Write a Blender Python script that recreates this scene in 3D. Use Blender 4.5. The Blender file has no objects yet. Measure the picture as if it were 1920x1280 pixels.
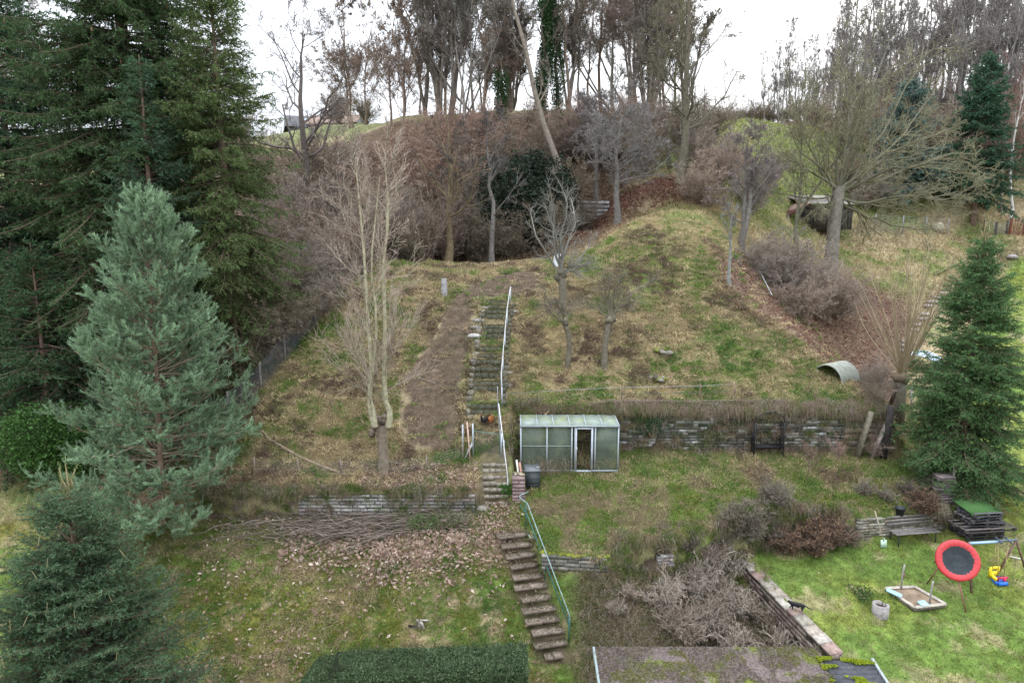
import bpy, math, random
import numpy as np
from mathutils import Vector
R = math.radians
# ------------------------------------------------------------------ camera, world, sun, exposure
sc = bpy.context.scene
COL = bpy.context.scene.collection
CAMZ, PITCH, FPX = 13.7, R(18), 1280.0
cd = bpy.data.cameras.new('camera'); cam = bpy.data.objects.new('camera', cd); COL.objects.link(cam)
cam.location = (0, 0, CAMZ); cam.rotation_euler = (R(90) - R(9), 0, 0)      # the camera looks 9 degrees down
cd.sensor_width = 36; cd.lens = 24; cd.clip_end = 1500; cd.clip_start = .1
sc.camera = cam
sc.view_settings.view_transform = 'Standard'; sc.view_settings.look = 'None'
sc.view_settings.exposure = 1.48; sc.view_settings.gamma = 1
sc.cycles.max_bounces = 4; sc.cycles.diffuse_bounces = 2; sc.cycles.glossy_bounces = 2
sc.cycles.transmission_bounces = 3; sc.cycles.transparent_max_bounces = 6
sc.cycles.use_denoising = True; sc.cycles.denoising_prefilter = 'NONE'
w = bpy.data.worlds.new('World'); sc.world = w; w.use_nodes = True
nt = w.node_tree; nt.nodes.clear()
N = nt.nodes.new; Lk = nt.links.new
o_ = N('ShaderNodeOutputWorld'); bg = N('ShaderNodeBackground'); bg.inputs[1].default_value = 0.12
sky = N('ShaderNodeTexSky'); sky.sky_type = 'NISHITA'; sky.sun_disc = False
sky.sun_elevation = R(32); sky.sun_rotation = R(20); sky.dust_density = 3; sky.air_density = 1.2
tc = N('ShaderNodeTexCoord'); mp = N('ShaderNodeMapping'); mp.inputs['Scale'].default_value = (1, 1, 2.4)
nz = N('ShaderNodeTexNoise'); nz.inputs['Scale'].default_value = 2.2; nz.inputs['Detail'].default_value = 5
rp = N('ShaderNodeValToRGB'); rp.color_ramp.elements[0].position = .30; rp.color_ramp.elements[1].position = .62
rp.color_ramp.elements[0].color = (.8, .8, .8, 1); rp.color_ramp.elements[1].color = (1, 1, 1, 1)
mx = N('ShaderNodeMixRGB'); mx.inputs[2].default_value = (6.35, 6.75, 7.35, 1)
Lk(tc.outputs['Generated'], mp.inputs[0]); Lk(mp.outputs[0], nz.inputs[0]); Lk(nz.outputs[0], rp.inputs[0])
Lk(rp.outputs[0], mx.inputs[0]); Lk(sky.outputs[0], mx.inputs[1])
sx = N('ShaderNodeSeparateXYZ'); mr = N('ShaderNodeMapRange'); mr.inputs[1].default_value = 0.02; mr.inputs[2].default_value = 1; mr.inputs[3].default_value = .37; mr.inputs[4].default_value = 1.95
vm = N('ShaderNodeVectorMath'); vm.operation = 'SCALE'; Lk(tc.outputs['Generated'], sx.inputs[0]); Lk(sx.outputs[2], mr.inputs[0]); Lk(mx.outputs[0], vm.inputs[0]); Lk(mr.outputs[0], vm.inputs['Scale']); Lk(vm.outputs[0], bg.inputs[0]); Lk(bg.outputs[0], o_.inputs[0])
sl = bpy.data.lights.new('sun', 'SUN'); sl.energy = 1.0; sl.angle = R(14); sl.color = (1, .96, .9)
so = bpy.data.objects.new('sun', sl); COL.objects.link(so)
_sd = Vector((math.sin(R(20)) * math.cos(R(32)), math.cos(R(20)) * math.cos(R(32)), math.sin(R(32))))
so.rotation_euler = _sd.to_track_quat('Z', 'Y').to_euler()

rng = np.random.default_rng(7); random.seed(7)
# The site is laid out in a survey frame whose ground plane falls 9 degrees towards the camera (the whole hillside does);
# settle() at the end turns that frame level, so everything upright leans TILT away from the camera in survey coordinates.
CP, SP = math.cos(PITCH), math.sin(PITCH); TILT = R(9); TT = math.tan(TILT)
def ray(px, py):
    a = (px - 960) / FPX; b = (640 - py) / FPX
    return np.array([a, CP + b * SP, -SP + b * CP])
def atz(px, py, z):
    d = ray(px, py); t = (z - CAMZ) / d[2]; return np.array([d[0] * t, d[1] * t, z])
def atY(px, py, Y):
    d = ray(px, py); t = Y / d[1]; return np.array([d[0] * t, Y, CAMZ + d[2] * t])
def atV(px, py, Y0, z0):      # the point of the view ray on the vertical plane that stands at (Y0, z0)
    d = ray(px, py); t = (Y0 + (CAMZ - z0) * TT) / (d[1] - d[2] * TT); return np.array([d[0] * t, d[1] * t, CAMZ + d[2] * t])
def nrm(v): return v / (np.linalg.norm(v, axis=-1, keepdims=True) + 1e-9)
# ------------------------------------------------------------------ noise
def vnoise(x, y, seed=0):
    xi = np.floor(x).astype(np.int64); yi = np.floor(y).astype(np.int64); fx = x - xi; fy = y - yi
    fx = fx * fx * (3 - 2 * fx); fy = fy * fy * (3 - 2 * fy)
    def h(a, b):
        n = (a * 374761393 + b * 668265263 + seed * 1274126177) & 0xffffffff
        n = ((n ^ (n >> 13)) * 1274126177) & 0xffffffff
        return ((n ^ (n >> 16)) & 0xffff) / 65535.
    return (h(xi, yi) * (1 - fx) + h(xi + 1, yi) * fx) * (1 - fy) + (h(xi, yi + 1) * (1 - fx) + h(xi + 1, yi + 1) * fx) * fy
def fbm(x, y, s, seed=0, o=3):
    v = 0; a = .5; f = 1. / s; t = 0
    for k in range(o):
        v = v + a * vnoise(x * f + 17.3 * k, y * f - 9.1 * k, seed + k); t += a; a *= .5; f *= 2.1
    return v / t
# ------------------------------------------------------------------ terrain heights
class TPS:
    def __init__(s, pts, lam=.02):
        p = np.array(pts, float); s.p = p[:, :2]; n = len(p)
        A = np.zeros((n + 3, n + 3)); A[:n, :n] = s.k(s.p, s.p) + np.eye(n) * lam
        A[:n, n] = 1; A[:n, n + 1:] = s.p; A[n, :n] = 1; A[n + 1:, :n] = s.p.T
        s.w = np.linalg.solve(A, np.r_[p[:, 2], 0, 0, 0])
    def k(s, a, b):
        d = np.sqrt(((a[:, None] - b[None]) ** 2).sum(-1)); return -d      # linear kernel: no overshoot
    def __call__(s, x, y):
        q = np.c_[x.ravel(), y.ravel()]; out = np.empty(len(q)); n = len(s.p)
        for i in range(0, len(q), 20000):
            c = q[i:i + 20000]; out[i:i + 20000] = s.k(c, s.p) @ s.w[:n] + s.w[n] + c @ s.w[n + 1:]
        return out.reshape(x.shape)
def Z(*t): return tuple(atz(*t))
up = [(x, 23.7, -.15) for x in (-13, -9, -5, -1.5)] + [(x, 24.5, .22) for x in (-13, -9, -5, -1.5)]
up += [(x, 28, 2.1) for x in (-10.5, -7, -4, -1.5, .5)] + [(x, 31, 3.8) for x in (-9.5, -6, -3, -.5, 1.5)]
up += [(x, 33.3, 5.0) for x in (-8.5, -5, -2, 1)] + [(x, 35, 5.35) for x in (-8, -4, 0, 3)] + [(x, 37, 5.6) for x in (-8, -4, 0, 3)] + [(x, 39.3, 5.8) for x in (-8, -4, 0, 2)]
up += [(x, 27.2, 2.0) for x in (1, 4, 8, 12, 15)] + [(x, 28.2, 2.3) for x in (2, 5, 8, 11, 14)] + [(4, 31, 3.9), (7, 31, 4.0), (10, 31, 3.9), (4, 34, 5.4), (7, 34, 5.6), (5, 37, 6.4)]
up += [Z(1200, 450, 7.4), Z(1190, 420, 8), Z(1250, 335, 9.7), Z(1330, 530, 5.8), Z(1300, 450, 7.5), Z(1500, 625, 4), Z(1600, 715, 2.7), Z(1655, 757, 2.1), Z(1130, 400, 7.2), Z(1060, 440, 6.4), Z(1420, 570, 4.9), Z(1210, 360, 9.0), Z(1320, 400, 8.4)]
up += [Z(1560, 650, 1.9), Z(1640, 730, .8), Z(1690, 780, .3), Z(1600, 600, 1.8), Z(1560, 560, 2.6), Z(1450, 510, 4.7), Z(1400, 500, 5.4), Z(1660, 620, 1.2), Z(1700, 560, 1.9), Z(1560, 500, 4.0), Z(1480, 450, 5.6), Z(1620, 450, 4.6), Z(1720, 470, 4), Z(1530, 430, 5.5), Z(1800, 440, 4.6), Z(1850, 500, 3.1), Z(1770, 560, 1.9), Z(1800, 380, 7), Z(1430, 400, 7.5), Z(1440, 330, 9.5), Z(1440, 270, 11.5), Z(1400, 226, 13.6), Z(1900, 420, 5), Z(1900, 340, 8.5), Z(1720, 650, .8), Z(1760, 700, 0)]
up += [(17.5, 27.5, -.4), (19, 30, 0), (16.5, 28, .6)]
up += [(x, 43, 4.6) for x in (-8, -3, 2)] + [(x, 47.5, 5) for x in (-8, -2, 4)] + [(9, 47, 7.5), (8, 52, 8.5), (-3, 52, 8), (-3, 57, 11.3), (8, 57, 11.5), (16, 62, 13.2), (-10, 62, 13.5), (-2, 61, 13.9), (6, 61, 13.9), (6, 72, 13.6), (-5, 90, 10), (20, 76, 13.0)]
up += [(-14, 30, 2), (-20, 30, .8), (-14, 26, 0), (-25, 25, -1.5), (-12, 36, 3.6), (-10.5, 40, 4), (-12, 46, 5.2), (-10, 54, 8.5), (-20, 45, 4.5), (-16, 60, 11), (-26, 60, 9.5), (-20, 75, 12.9), (-35, 50, 4), (-50, 60, 7), (-60, 90, 11), (-30, 95, 11), (-35, 30, -1)]
up += [(60, 90, 14.8), (45, 75, 10), (80, 100, 16), (40, 112, 13), (90, 60, 8), (60, 50, 4), (0, 150, -2), (-100, 120, 4), (120, 150, 10), (60, 180, 0), (-80, 200, -12), (20, 112, 9), (-150, 60, 3), (150, 60, 8), (0, 260, -22), (200, 260, -10), (-200, 260, -22)]
low = [(x, 23.5, -1.15) for x in (-13, -9, -5, -1.4)] + [(-1, 23.5, -.65), (-.1, 23.5, -.62), (-.4, 22.3, -.75), (.5, 22.4, -.7), (-3, 22, -1.15)]
low += [Z(600, 1190, -2.75), Z(930, 1180, -2.85), Z(350, 1190, -2.6), Z(600, 1080, -1.9), Z(880, 1080, -1.75), Z(350, 1060, -1.8), Z(100, 1000, -1.6), Z(0, 1200, -2.8), (-18, 24, -1.4), (-25, 20, -2.6), (-9, 17, -3.3), (-3, 17, -3.5), (0, 16.4, -3.5), (-6, 12, -4), (4, 12, -4), (-20, 12, -4), (0, 0, -6), (-20, 0, -6), (20, 0, -6), (-30, 22, -2)]
low += [(.05, 21.8, -.98), (1.45, 18.3, -3.25), (.8, 20.1, -2.1), (1.7, 17.3, -3.5), (2.3, 20.3, -1.45), (3.4, 20.3, -1.4), (5.5, 20.9, -1.8), (8, 21.2, -2.2), (3, 18.5, -2.9), (6, 19, -3), (8.5, 19, -3.1), (5, 17, -3.4), (9, 17, -3.4)]
ter = [(.1, 23.6, -.45), (.1, 25, -.1), (.1, 26.7, .1), (5, 26.7, .1), (10, 26.7, .1), (16, 26.7, .05), (2, 24.8, 0), (6, 24.8, -.02), (1.2, 20.8, -.82), (2, 20.6, -.82), (4, 20.9, -.8), (3, 22.5, -.45), (6, 22.5, -.45), (8, 21.9, -.65), (9.3, 22.7, -.55), (13, 22.9, -.75), (17, 23.5, -.85), (10, 24.5, -.2), (14, 24.8, -.3), (18.5, 24.9, -.9), (18.5, 27, -.5), (.3, 22.3, -.65)]
lawn = [(8.7, 21.3, -1.7), (9.8, 16.9, -2.0), (13.1, 22.5, -1.6), (16.8, 23.1, -1.5), (17.7, 22.3, -1.45), (15, 18.8, -1.9), (12, 18.6, -1.9), (15.3, 16.3, -2.25), (10, 15, -2.2), (11, 12, -2.6), (20, 15, -2.2), (25, 20, -1.7), (19, 25, -1.1), (20, 27, -.8), (21, 30.3, -.5), (23, 30, -.7), (27, 38, .9), (34, 45.5, 2), (39.4, 53, 3.5), (35, 30, -.8), (50, 45, 1.5), (45, 20, -2), (28.5, 40, 1.0), (9, 19, -1.85)]
tU, tL, tT, tR = TPS(up), TPS(low), TPS(ter), TPS(lawn)
PL = np.array([(-80, -5), (-80, 21), (-30, 23.2), (-15, 23.6), (-1.35, 23.6), (.06, 23.6), (.06, 22.2), (1.0, 20.72), (3.3, 20.42), (3.6, 20.6), (8.0, 21.65), (8.62, 21.5), (9.95, 16.3), (9.95, -5)])
PT = np.array([(.06, 22.2), (1.0, 20.72), (3.3, 20.42), (3.6, 20.6), (8.0, 21.65), (8.62, 22.1), (9.4, 22.55), (13, 22.72), (16.9, 23.3), (18.5, 24.2), (19.3, 27.5), (17.0, 26.9), (16.4, 26.75), (.06, 26.75), (.06, 23.6)])
PR = np.array([(9.95, -5), (9.95, 16.3), (8.62, 21.5), (8.62, 22.1), (9.4, 22.55), (13, 22.72), (16.9, 23.3), (18.5, 24.2), (19.3, 27.5), (22, 32), (27.5, 40), (33.5, 46), (39, 53), (60, 56), (90, 40), (90, -5)])
def sdist(x, y, P):
    d = np.full(x.shape, 1e9); ins = np.zeros(x.shape, bool)
    for (ax, ay), (bx, by) in zip(P, np.roll(P, -1, 0)):
        ex, ey = bx - ax, by - ay; t = np.clip(((x - ax) * ex + (y - ay) * ey) / (ex * ex + ey * ey), 0, 1)
        d = np.minimum(d, np.hypot(x - ax - t * ex, y - ay - t * ey))
        if ay != by: ins ^= ((ay > y) != (by > y)) & (x < (bx - ax) * (y - ay) / (by - ay) + ax)
    return np.where(ins, d, -d)
def sst(a, b, v):
    t = np.clip((v - a) / (b - a), 0, 1); return t * t * (3 - 2 * t)
def H(x, y):
    x = np.asarray(x, float); y = np.asarray(y, float); sh = x.shape; x = np.atleast_1d(x); y = np.atleast_1d(y)
    h = tU(x, y); soft = .07 + 1.6 * sst(26.9, 30, y) + 1.0 * sst(17.5, 19, x) + 1.5 * sst(-13, -16, x)
    bank = .07 + .4 * sst(3.6, 4.2, x) * sst(13, 12.4, x)
    for P, t, k in ((PL, tL, soft), (PT, tT, np.maximum(soft, bank * (y < 24))), (PR, tR, soft)):
        a = sst(-k, k, sdist(x, y, P)); h = h * (1 - a) + t(x, y) * a
    far = sst(26, 34, y)
    h = h + (fbm(x, y, 1.6, 5) - .5) * (.16 + .3 * far) * sst(0, 1, np.abs(x + .6) - .3) + (fbm(x, y, .5, 9) - .5) * .22 + (fbm(x, y, 9, 3) - .5) * 1.0 * sst(42, 60, y) 
    q = (21.95 - y) / 3.6; cx = .02 + q * 1.40; a = sst(.85, .62, np.abs(x - cx)) * sst(-.05, .03, q) * sst(1.12, 1.0, q); h = h * (1 - a) + (-1.0 - 2.38 * q) * a
    return h.reshape(sh)
def on(px, py, dz=0):
    d = ray(px, py); t = np.r_[np.arange(10, 45, .04), np.arange(45, 260, .25)]
    X, Y_, Zz = d[0] * t, d[1] * t, CAMZ + d[2] * t
    hit = np.where(H(X, Y_) >= Zz)[0]; i = hit[0] if len(hit) else -1
    return np.array([X[i], Y_[i], float(H(X[i], Y_[i])) + dz])
def gr(x, y, dz=0): return np.array([x, y, float(H(x, y)) + dz])
def pxscale(p): return FPX / (p[1] * CP - (p[2] - CAMZ) * SP)
# ------------------------------------------------------------------ mesh accumulator
class Acc:
    def __init__(s): s.V = []; s.F = {}; s.C = []; s.n = 0
    def add(s, V, F, col=(.5, .5, .5)):
        V = np.asarray(V, float).reshape(-1, 3); F = np.asarray(F, np.int64)
        if not len(V): return s
        s.V.append(V); s.F.setdefault(F.shape[1], []).append(F + s.n)
        c = np.asarray(col, float); s.C.append(np.broadcast_to(c, (len(V), 3)) if c.ndim == 1 else c); s.n += len(V); return s
    def box(s, c, size, rz=0, col=(.5, .5, .5), M=None, jit=0, taper=1):
        hx, hy, hz = [v / 2 for v in size]
        v = np.array([(a * hx * (taper if e > 0 else 1), b * hy * (taper if e > 0 else 1), e * hz) for e in (-1, 1) for a, b in ((-1, -1), (1, -1), (1, 1), (-1, 1))])
        if jit: v = v + rng.uniform(-jit, jit, v.shape)
        if M is not None: v = v @ np.array(M).T
        cr, sr = math.cos(rz), math.sin(rz); v = v @ np.array([[cr, sr, 0], [-sr, cr, 0], [0, 0, 1]])
        return s.add(v + np.array(c), [(0, 3, 2, 1), (4, 5, 6, 7), (0, 1, 5, 4), (1, 2, 6, 5), (2, 3, 7, 6), (3, 0, 4, 7)], col)
    def beam(s, a, b, wd, th, col=(.5, .5, .5), jit=0):
        a = np.array(a, float); b = np.array(b, float); d = b - a; L = np.linalg.norm(d); d = d / L
        u = np.cross(d, (0, 0, 1)); u = np.array((1., 0, 0)) if np.linalg.norm(u) < .05 else u / np.linalg.norm(u); v = np.cross(u, d)
        return s.box((a + b) / 2, (wd, L, th), 0, col, M=np.stack([u, d, v], 1), jit=jit)
    def tubes(s, P, Rr, sides=3, col=(.3, .25, .2), caps=False):
        P = np.asarray(P, float); Rr = np.asarray(Rr, float)
        if P.ndim == 2: P = P[None]; Rr = np.broadcast_to(Rr, (1, P.shape[1])) if Rr.ndim < 2 else Rr
        n, K, _ = P.shape
        if n == 0: return s
        T = nrm(np.gradient(P, axis=1)); m = np.abs(T.mean(1)); ref = np.eye(3)[np.argmin(m, 1)][:, None, :]
        U = nrm(np.cross(T, np.broadcast_to(ref, T.shape))); W = np.cross(T, U)
        a = np.arange(sides) * 2 * math.pi / sides
        V = P[:, :, None] + Rr[:, :, None, None] * (np.cos(a)[:, None] * U[:, :, None] + np.sin(a)[:, None] * W[:, :, None])
        b = (np.arange(n)[:, None, None] * K + np.arange(K - 1)[None, :, None]) * sides; j = np.arange(sides); j2 = (j + 1) % sides
        F = np.stack([b + j, b + j2, b + sides + j2, b + sides + j], -1).reshape(-1, 4)
        c = np.asarray(col, float)
        if c.ndim == 2 and len(c) == n: c = np.repeat(c, K * sides, 0)
        s.add(V.reshape(-1, 3), F, c)
        if caps and n == 1:
            off = s.n - K * sides
            s.F.setdefault(sides, []).append(np.array([np.arange(sides)[::-1] + off, np.arange(sides) + off + (K - 1) * sides]))
        return s
    def line(s, pts, r, sides=6, col=(.4, .4, .4)): return s.tubes(np.array(pts, float), np.full(len(pts), r) if np.isscalar(r) else np.array(r, float), sides, col, True)
    def lathe(s, prof, c, n=20, col=(.4, .4, .4), M=None):
        a = np.arange(n) * 2 * math.pi / n; V = np.array([(r * math.cos(t), r * math.sin(t), z) for r, z in prof for t in a])
        if M is not None: V = V @ np.array(M).T
        j = np.arange(n); j2 = (j + 1) % n; F = np.concatenate([np.stack([k * n + j, k * n + j2, (k + 1) * n + j2, (k + 1) * n + j], -1) for k in range(len(prof) - 1)])
        return s.add(V + np.array(c), F, col)
    def ball(s, c, r, col=(.4, .4, .4), n=8, m=6, jit=0, M=None):
        prof = [(max(1e-3, math.sin(math.pi * i / m)), -math.cos(math.pi * i / m)) for i in range(m + 1)]
        a = np.arange(n) * 2 * math.pi / n; V = np.array([(q * math.cos(t), q * math.sin(t), z) for q, z in prof for t in a])
        if jit: V = V * (1 + rng.uniform(-jit, jit, (len(V), 1)))
        V = V * np.array(r)
        if M is not None: V = V @ np.array(M).T
        j = np.arange(n); j2 = (j + 1) % n; F = np.concatenate([np.stack([k * n + j, k * n + j2, (k + 1) * n + j2, (k + 1) * n + j], -1) for k in range(m)])
        return s.add(V + np.array(c), F, col)
    def blades(s, p, d, L, wd, col, bend=0.):      # one slim triangle (or a bent pair) per blade
        n = len(p)
        if n == 0: return s
        side = nrm(np.cross(d, rng.normal(size=(n, 3)))) * (np.broadcast_to(wd, (n,)) / 2)[:, None]; L = np.broadcast_to(L, (n,))[:, None]
        c = np.broadcast_to(col, (n, 3))
        if bend:
            mid = p + d * L * .55; tip = mid + nrm(d + np.array([0, 0, -bend]) + rng.normal(size=(n, 3)) * .15) * L * .5
            V = np.stack([p - side, p + side, mid + side * .7, mid - side * .7, tip], 1).reshape(-1, 3); i = np.arange(n) * 5
            s.add(V, np.stack([i, i + 1, i + 2, i + 3], 1), np.repeat(c, 5, 0)); o = s.n - n * 5
            s.F.setdefault(3, []).append(np.stack([i + 3, i + 2, i + 4], 1) + o)
        else:
            V = np.stack([p - side, p + side, p + d * L], 1).reshape(-1, 3); i = np.arange(n) * 3
            s.add(V, np.stack([i, i + 1, i + 2], 1), np.repeat(c, 3, 0))
        return s
    def leaves(s, p, sz, col, flat=0., nor=None):
        n = len(p)
        if n == 0: return s
        nn = rng.normal(size=(n, 3)); nn[:, 2] += flat
        if nor is not None: nn = nn + nor
        nn = nrm(nn); u = nrm(np.cross(nn, rng.normal(size=(n, 3)))); v = np.cross(nn, u); sz = np.broadcast_to(sz, (n,))[:, None]
        V = np.stack([p - u * sz, p - v * sz * .55 + nn * sz * .15, p + u * sz, p + v * sz * .55 + nn * sz * .15], 1).reshape(-1, 3); i = np.arange(n) * 4
        return s.add(V, np.stack([i, i + 1, i + 2, i + 3], 1), np.repeat(np.broadcast_to(col, (n, 3)), 4, 0))
    def build(s, name, mat, parent=None, smooth=False, org=None):
        me = bpy.data.meshes.new(name); V = np.concatenate(s.V); C = np.concatenate(s.C)
        if org is not None: V = V - np.array(org)
        me.vertices.add(len(V)); me.vertices.foreach_set('co', V.astype(np.float32).ravel())
        li = []; ls = []; st = 0
        for k, fs in s.F.items():
            f = np.concatenate(fs); li.append(f.ravel()); ls.append(st + np.arange(len(f)) * k); st += f.size
        li = np.concatenate(li); ls = np.concatenate(ls)
        me.loops.add(len(li)); me.loops.foreach_set('vertex_index', li.astype(np.int32))
        me.polygons.add(len(ls)); me.polygons.foreach_set('loop_start', ls.astype(np.int32))
        if smooth: me.polygons.foreach_set('use_smooth', np.ones(len(ls), bool))
        a = me.color_attributes.new('Col', 'FLOAT_COLOR', 'POINT'); a.data.foreach_set('color', np.c_[C, np.ones(len(C))].astype(np.float32).ravel())
        me.update(calc_edges=True)
        me.materials.append(mat); o = bpy.data.objects.new(name, me); COL.objects.link(o)
        if parent is not None: o.parent = parent
        elif org is not None: o.location = org
        return o
# ------------------------------------------------------------------ things
def tag(o, label=None, cat=None, group=None, kind=None):
    if label: o['label'] = label
    if cat: o['category'] = cat
    if group: o['group'] = group
    if kind: o['kind'] = kind
    return o
def thing(name, label, cat, loc=(0, 0, 0), rz=0, group=None):
    o = bpy.data.objects.new(name, None); COL.objects.link(o); o.location = Vector([float(v) for v in loc]); o.rotation_euler = (0, 0, rz); o.empty_display_size = .2
    return tag(o, label, cat, group)
def dup(root, loc, rz=0, s=1, label=None, group=None, sz=None):
    r = root.copy(); COL.objects.link(r); r.location = Vector([float(v) for v in loc]); r.rotation_euler = (0, 0, rz); r.scale = (s, s, sz or s)
    if label: r['label'] = label
    if group: r['group'] = group
    for ch in list(root.children):
        c = ch.copy(); COL.objects.link(c); c.parent = r
        for g in ch.children:
            d = g.copy(); COL.objects.link(d); d.parent = c
    return r
# ------------------------------------------------------------------ materials
def mat(name, col=None, rough=.85, metal=0, noise=(0, 5), spec=.2, alpha=1, bump=0, trans=0, leaf=0, bscale=None, col2=None, n2=(2, .45, .6), obvar=0):
    m = bpy.data.materials.new(name); m.use_nodes = True; t = m.node_tree; b = t.nodes['Principled BSDF']
    b.inputs['Roughness'].default_value = rough; b.inputs['Metallic'].default_value = metal
    b.inputs['Specular IOR Level'].default_value = spec; b.inputs['Alpha'].default_value = alpha; b.inputs['Transmission Weight'].default_value = trans
    if col is None: a = t.nodes.new('ShaderNodeAttribute'); a.attribute_name = 'Col'; src = a.outputs['Color']
    else: a = t.nodes.new('ShaderNodeRGB'); a.outputs[0].default_value = (*col, 1); src = a.outputs[0]
    g = t.nodes.new('ShaderNodeTexCoord')
    if col2:
        n = t.nodes.new('ShaderNodeTexNoise'); n.inputs['Scale'].default_value = n2[0]; n.inputs['Detail'].default_value = 6; n.inputs['Roughness'].default_value = .65
        t.links.new(g.outputs['Object'], n.inputs[0]); r = t.nodes.new('ShaderNodeValToRGB'); r.color_ramp.elements[0].position = n2[1]; r.color_ramp.elements[1].position = n2[2]
        t.links.new(n.outputs[0], r.inputs[0]); x = t.nodes.new('ShaderNodeMixRGB'); x.inputs[2].default_value = (*col2, 1); t.links.new(r.outputs[0], x.inputs[0]); t.links.new(src, x.inputs[1]); src = x.outputs[0]
    if noise[0]:
        n = t.nodes.new('ShaderNodeTexNoise'); n.inputs['Scale'].default_value = noise[1]; n.inputs['Detail'].default_value = 6
        t.links.new(g.outputs['Object'], n.inputs[0]); r = t.nodes.new('ShaderNodeMapRange'); r.inputs[1].default_value = .3; r.inputs[2].default_value = .7; r.inputs[3].default_value = 1 - noise[0]; r.inputs[4].default_value = 1 + noise[0]
        t.links.new(n.outputs[0], r.inputs[0]); x = t.nodes.new('ShaderNodeVectorMath'); x.operation = 'SCALE'; t.links.new(src, x.inputs[0]); t.links.new(r.outputs[0], x.inputs['Scale']); src = x.outputs[0]
        if bump:
            n3 = n
            if bscale: n3 = t.nodes.new('ShaderNodeTexNoise'); n3.inputs['Scale'].default_value = bscale; n3.inputs['Detail'].default_value = 5; t.links.new(g.outputs['Object'], n3.inputs[0])
            q = t.nodes.new('ShaderNodeBump'); q.inputs['Strength'].default_value = bump; q.inputs['Distance'].default_value = .05; t.links.new(n3.outputs[0], q.inputs['Height']); t.links.new(q.outputs[0], b.inputs['Normal'])
    if obvar:
        oi = t.nodes.new('ShaderNodeObjectInfo'); r = t.nodes.new('ShaderNodeMapRange'); r.inputs[3].default_value = 1 - obvar; r.inputs[4].default_value = 1 + obvar
        t.links.new(oi.outputs['Random'], r.inputs[0]); x = t.nodes.new('ShaderNodeVectorMath'); x.operation = 'SCALE'; t.links.new(src, x.inputs[0]); t.links.new(r.outputs[0], x.inputs['Scale']); src = x.outputs[0]
    t.links.new(src, b.inputs['Base Color'])
    if leaf:
        tl = t.nodes.new('ShaderNodeBsdfTranslucent'); t.links.new(src, tl.inputs[0]); ms = t.nodes.new('ShaderNodeMixShader'); ms.inputs[0].default_value = leaf
        t.links.new(b.outputs[0], ms.inputs[1]); t.links.new(tl.outputs[0], ms.inputs[2]); t.links.new(ms.outputs[0], t.nodes['Material Output'].inputs[0])
    return m
MG = mat('ground', None, .95, noise=(.35, 3.2), bump=.9, bscale=9)
MF = mat('foliage', None, .7, leaf=.25, noise=(.15, 1.5), obvar=.12)
MGR = mat('grass_blades', None, .8, leaf=.45)
MB_ = mat('bark', None, .9, noise=(.3, 5), bump=.5, obvar=.18)
MTW = mat('twigs', None, .9, obvar=.15)
MS = mat('stone', None, .9, noise=(.3, 7), bump=.6)
MW = mat('weathered_wood', None, .85, noise=(.3, 9), bump=.3)
MGALV = mat('galvanised_steel', (.42, .45, .48), .45, .6, noise=(.15, 12))
MGREEN = mat('green_painted_steel', (.05, .14, .12), .5, .2, noise=(.2, 12))
MP = mat('painted', None, .45, noise=(.06, 6), spec=.4)
MM = mat('metal_sheet', None, .5, .3, noise=(.2, 5))
# ------------------------------------------------------------------ ground colour
GREEN = np.array((.112, .168, .036)); DGREEN = np.array((.060, .105, .025)); MOSS = np.array((.185, .185, .042)); STRAW = np.array((.375, .302, .180)); DRY = np.array((.225, .178, .110))
EARTH = np.array((.092, .064, .046)); LITTER = np.array((.130, .075, .055)); DARKSOIL = np.array((.050, .040, .030))
def wpoly(pts): return np.array([on(*p)[:2] for p in pts])
ZN = {
 'path': wpoly([(885, 560), (897, 590), (880, 650), (872, 720), (868, 790), (850, 850), (770, 850), (740, 800), (745, 740), (775, 670), (815, 610), (835, 570), (860, 545), (930, 515), (1010, 505), (1040, 520), (1010, 545), (960, 560)]),
 'mound': wpoly([(1060, 440), (1110, 395), (1190, 352), (1250, 332), (1300, 345), (1330, 385), (1230, 392), (1150, 410), (1090, 450)]),
 'hollow': wpoly([(1330, 480), (1420, 470), (1500, 490), (1590, 520), (1700, 560), (1720, 620), (1690, 700), (1700, 800), (1650, 765), (1560, 700), (1480, 640), (1400, 575), (1345, 530)]),
 'tgreen': wpoly([(985, 905), (1010, 900), (1180, 890), (1360, 900), (1420, 930), (1360, 985), (1300, 1010), (1060, 1015), (1000, 990)]),
 'hgreen': wpoly([(1080, 480), (1200, 430), (1290, 470), (1330, 530), (1260, 560), (1150, 560), (1090, 520)]),
 'leaf': wpoly([(560, 985), (930, 985), (950, 1030), (880, 1080), (700, 1110), (520, 1060)]),
 'lane': wpoly([(1700, 640), (1790, 545), (1880, 500), (1919, 490), (1919, 470), (1830, 490), (1740, 550), (1650, 640)]),
}
FIELD = np.array([(16, 46), (24, 56), (45, 62), (40, 85), (30, 120), (10, 120), (9, 64)])
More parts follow.
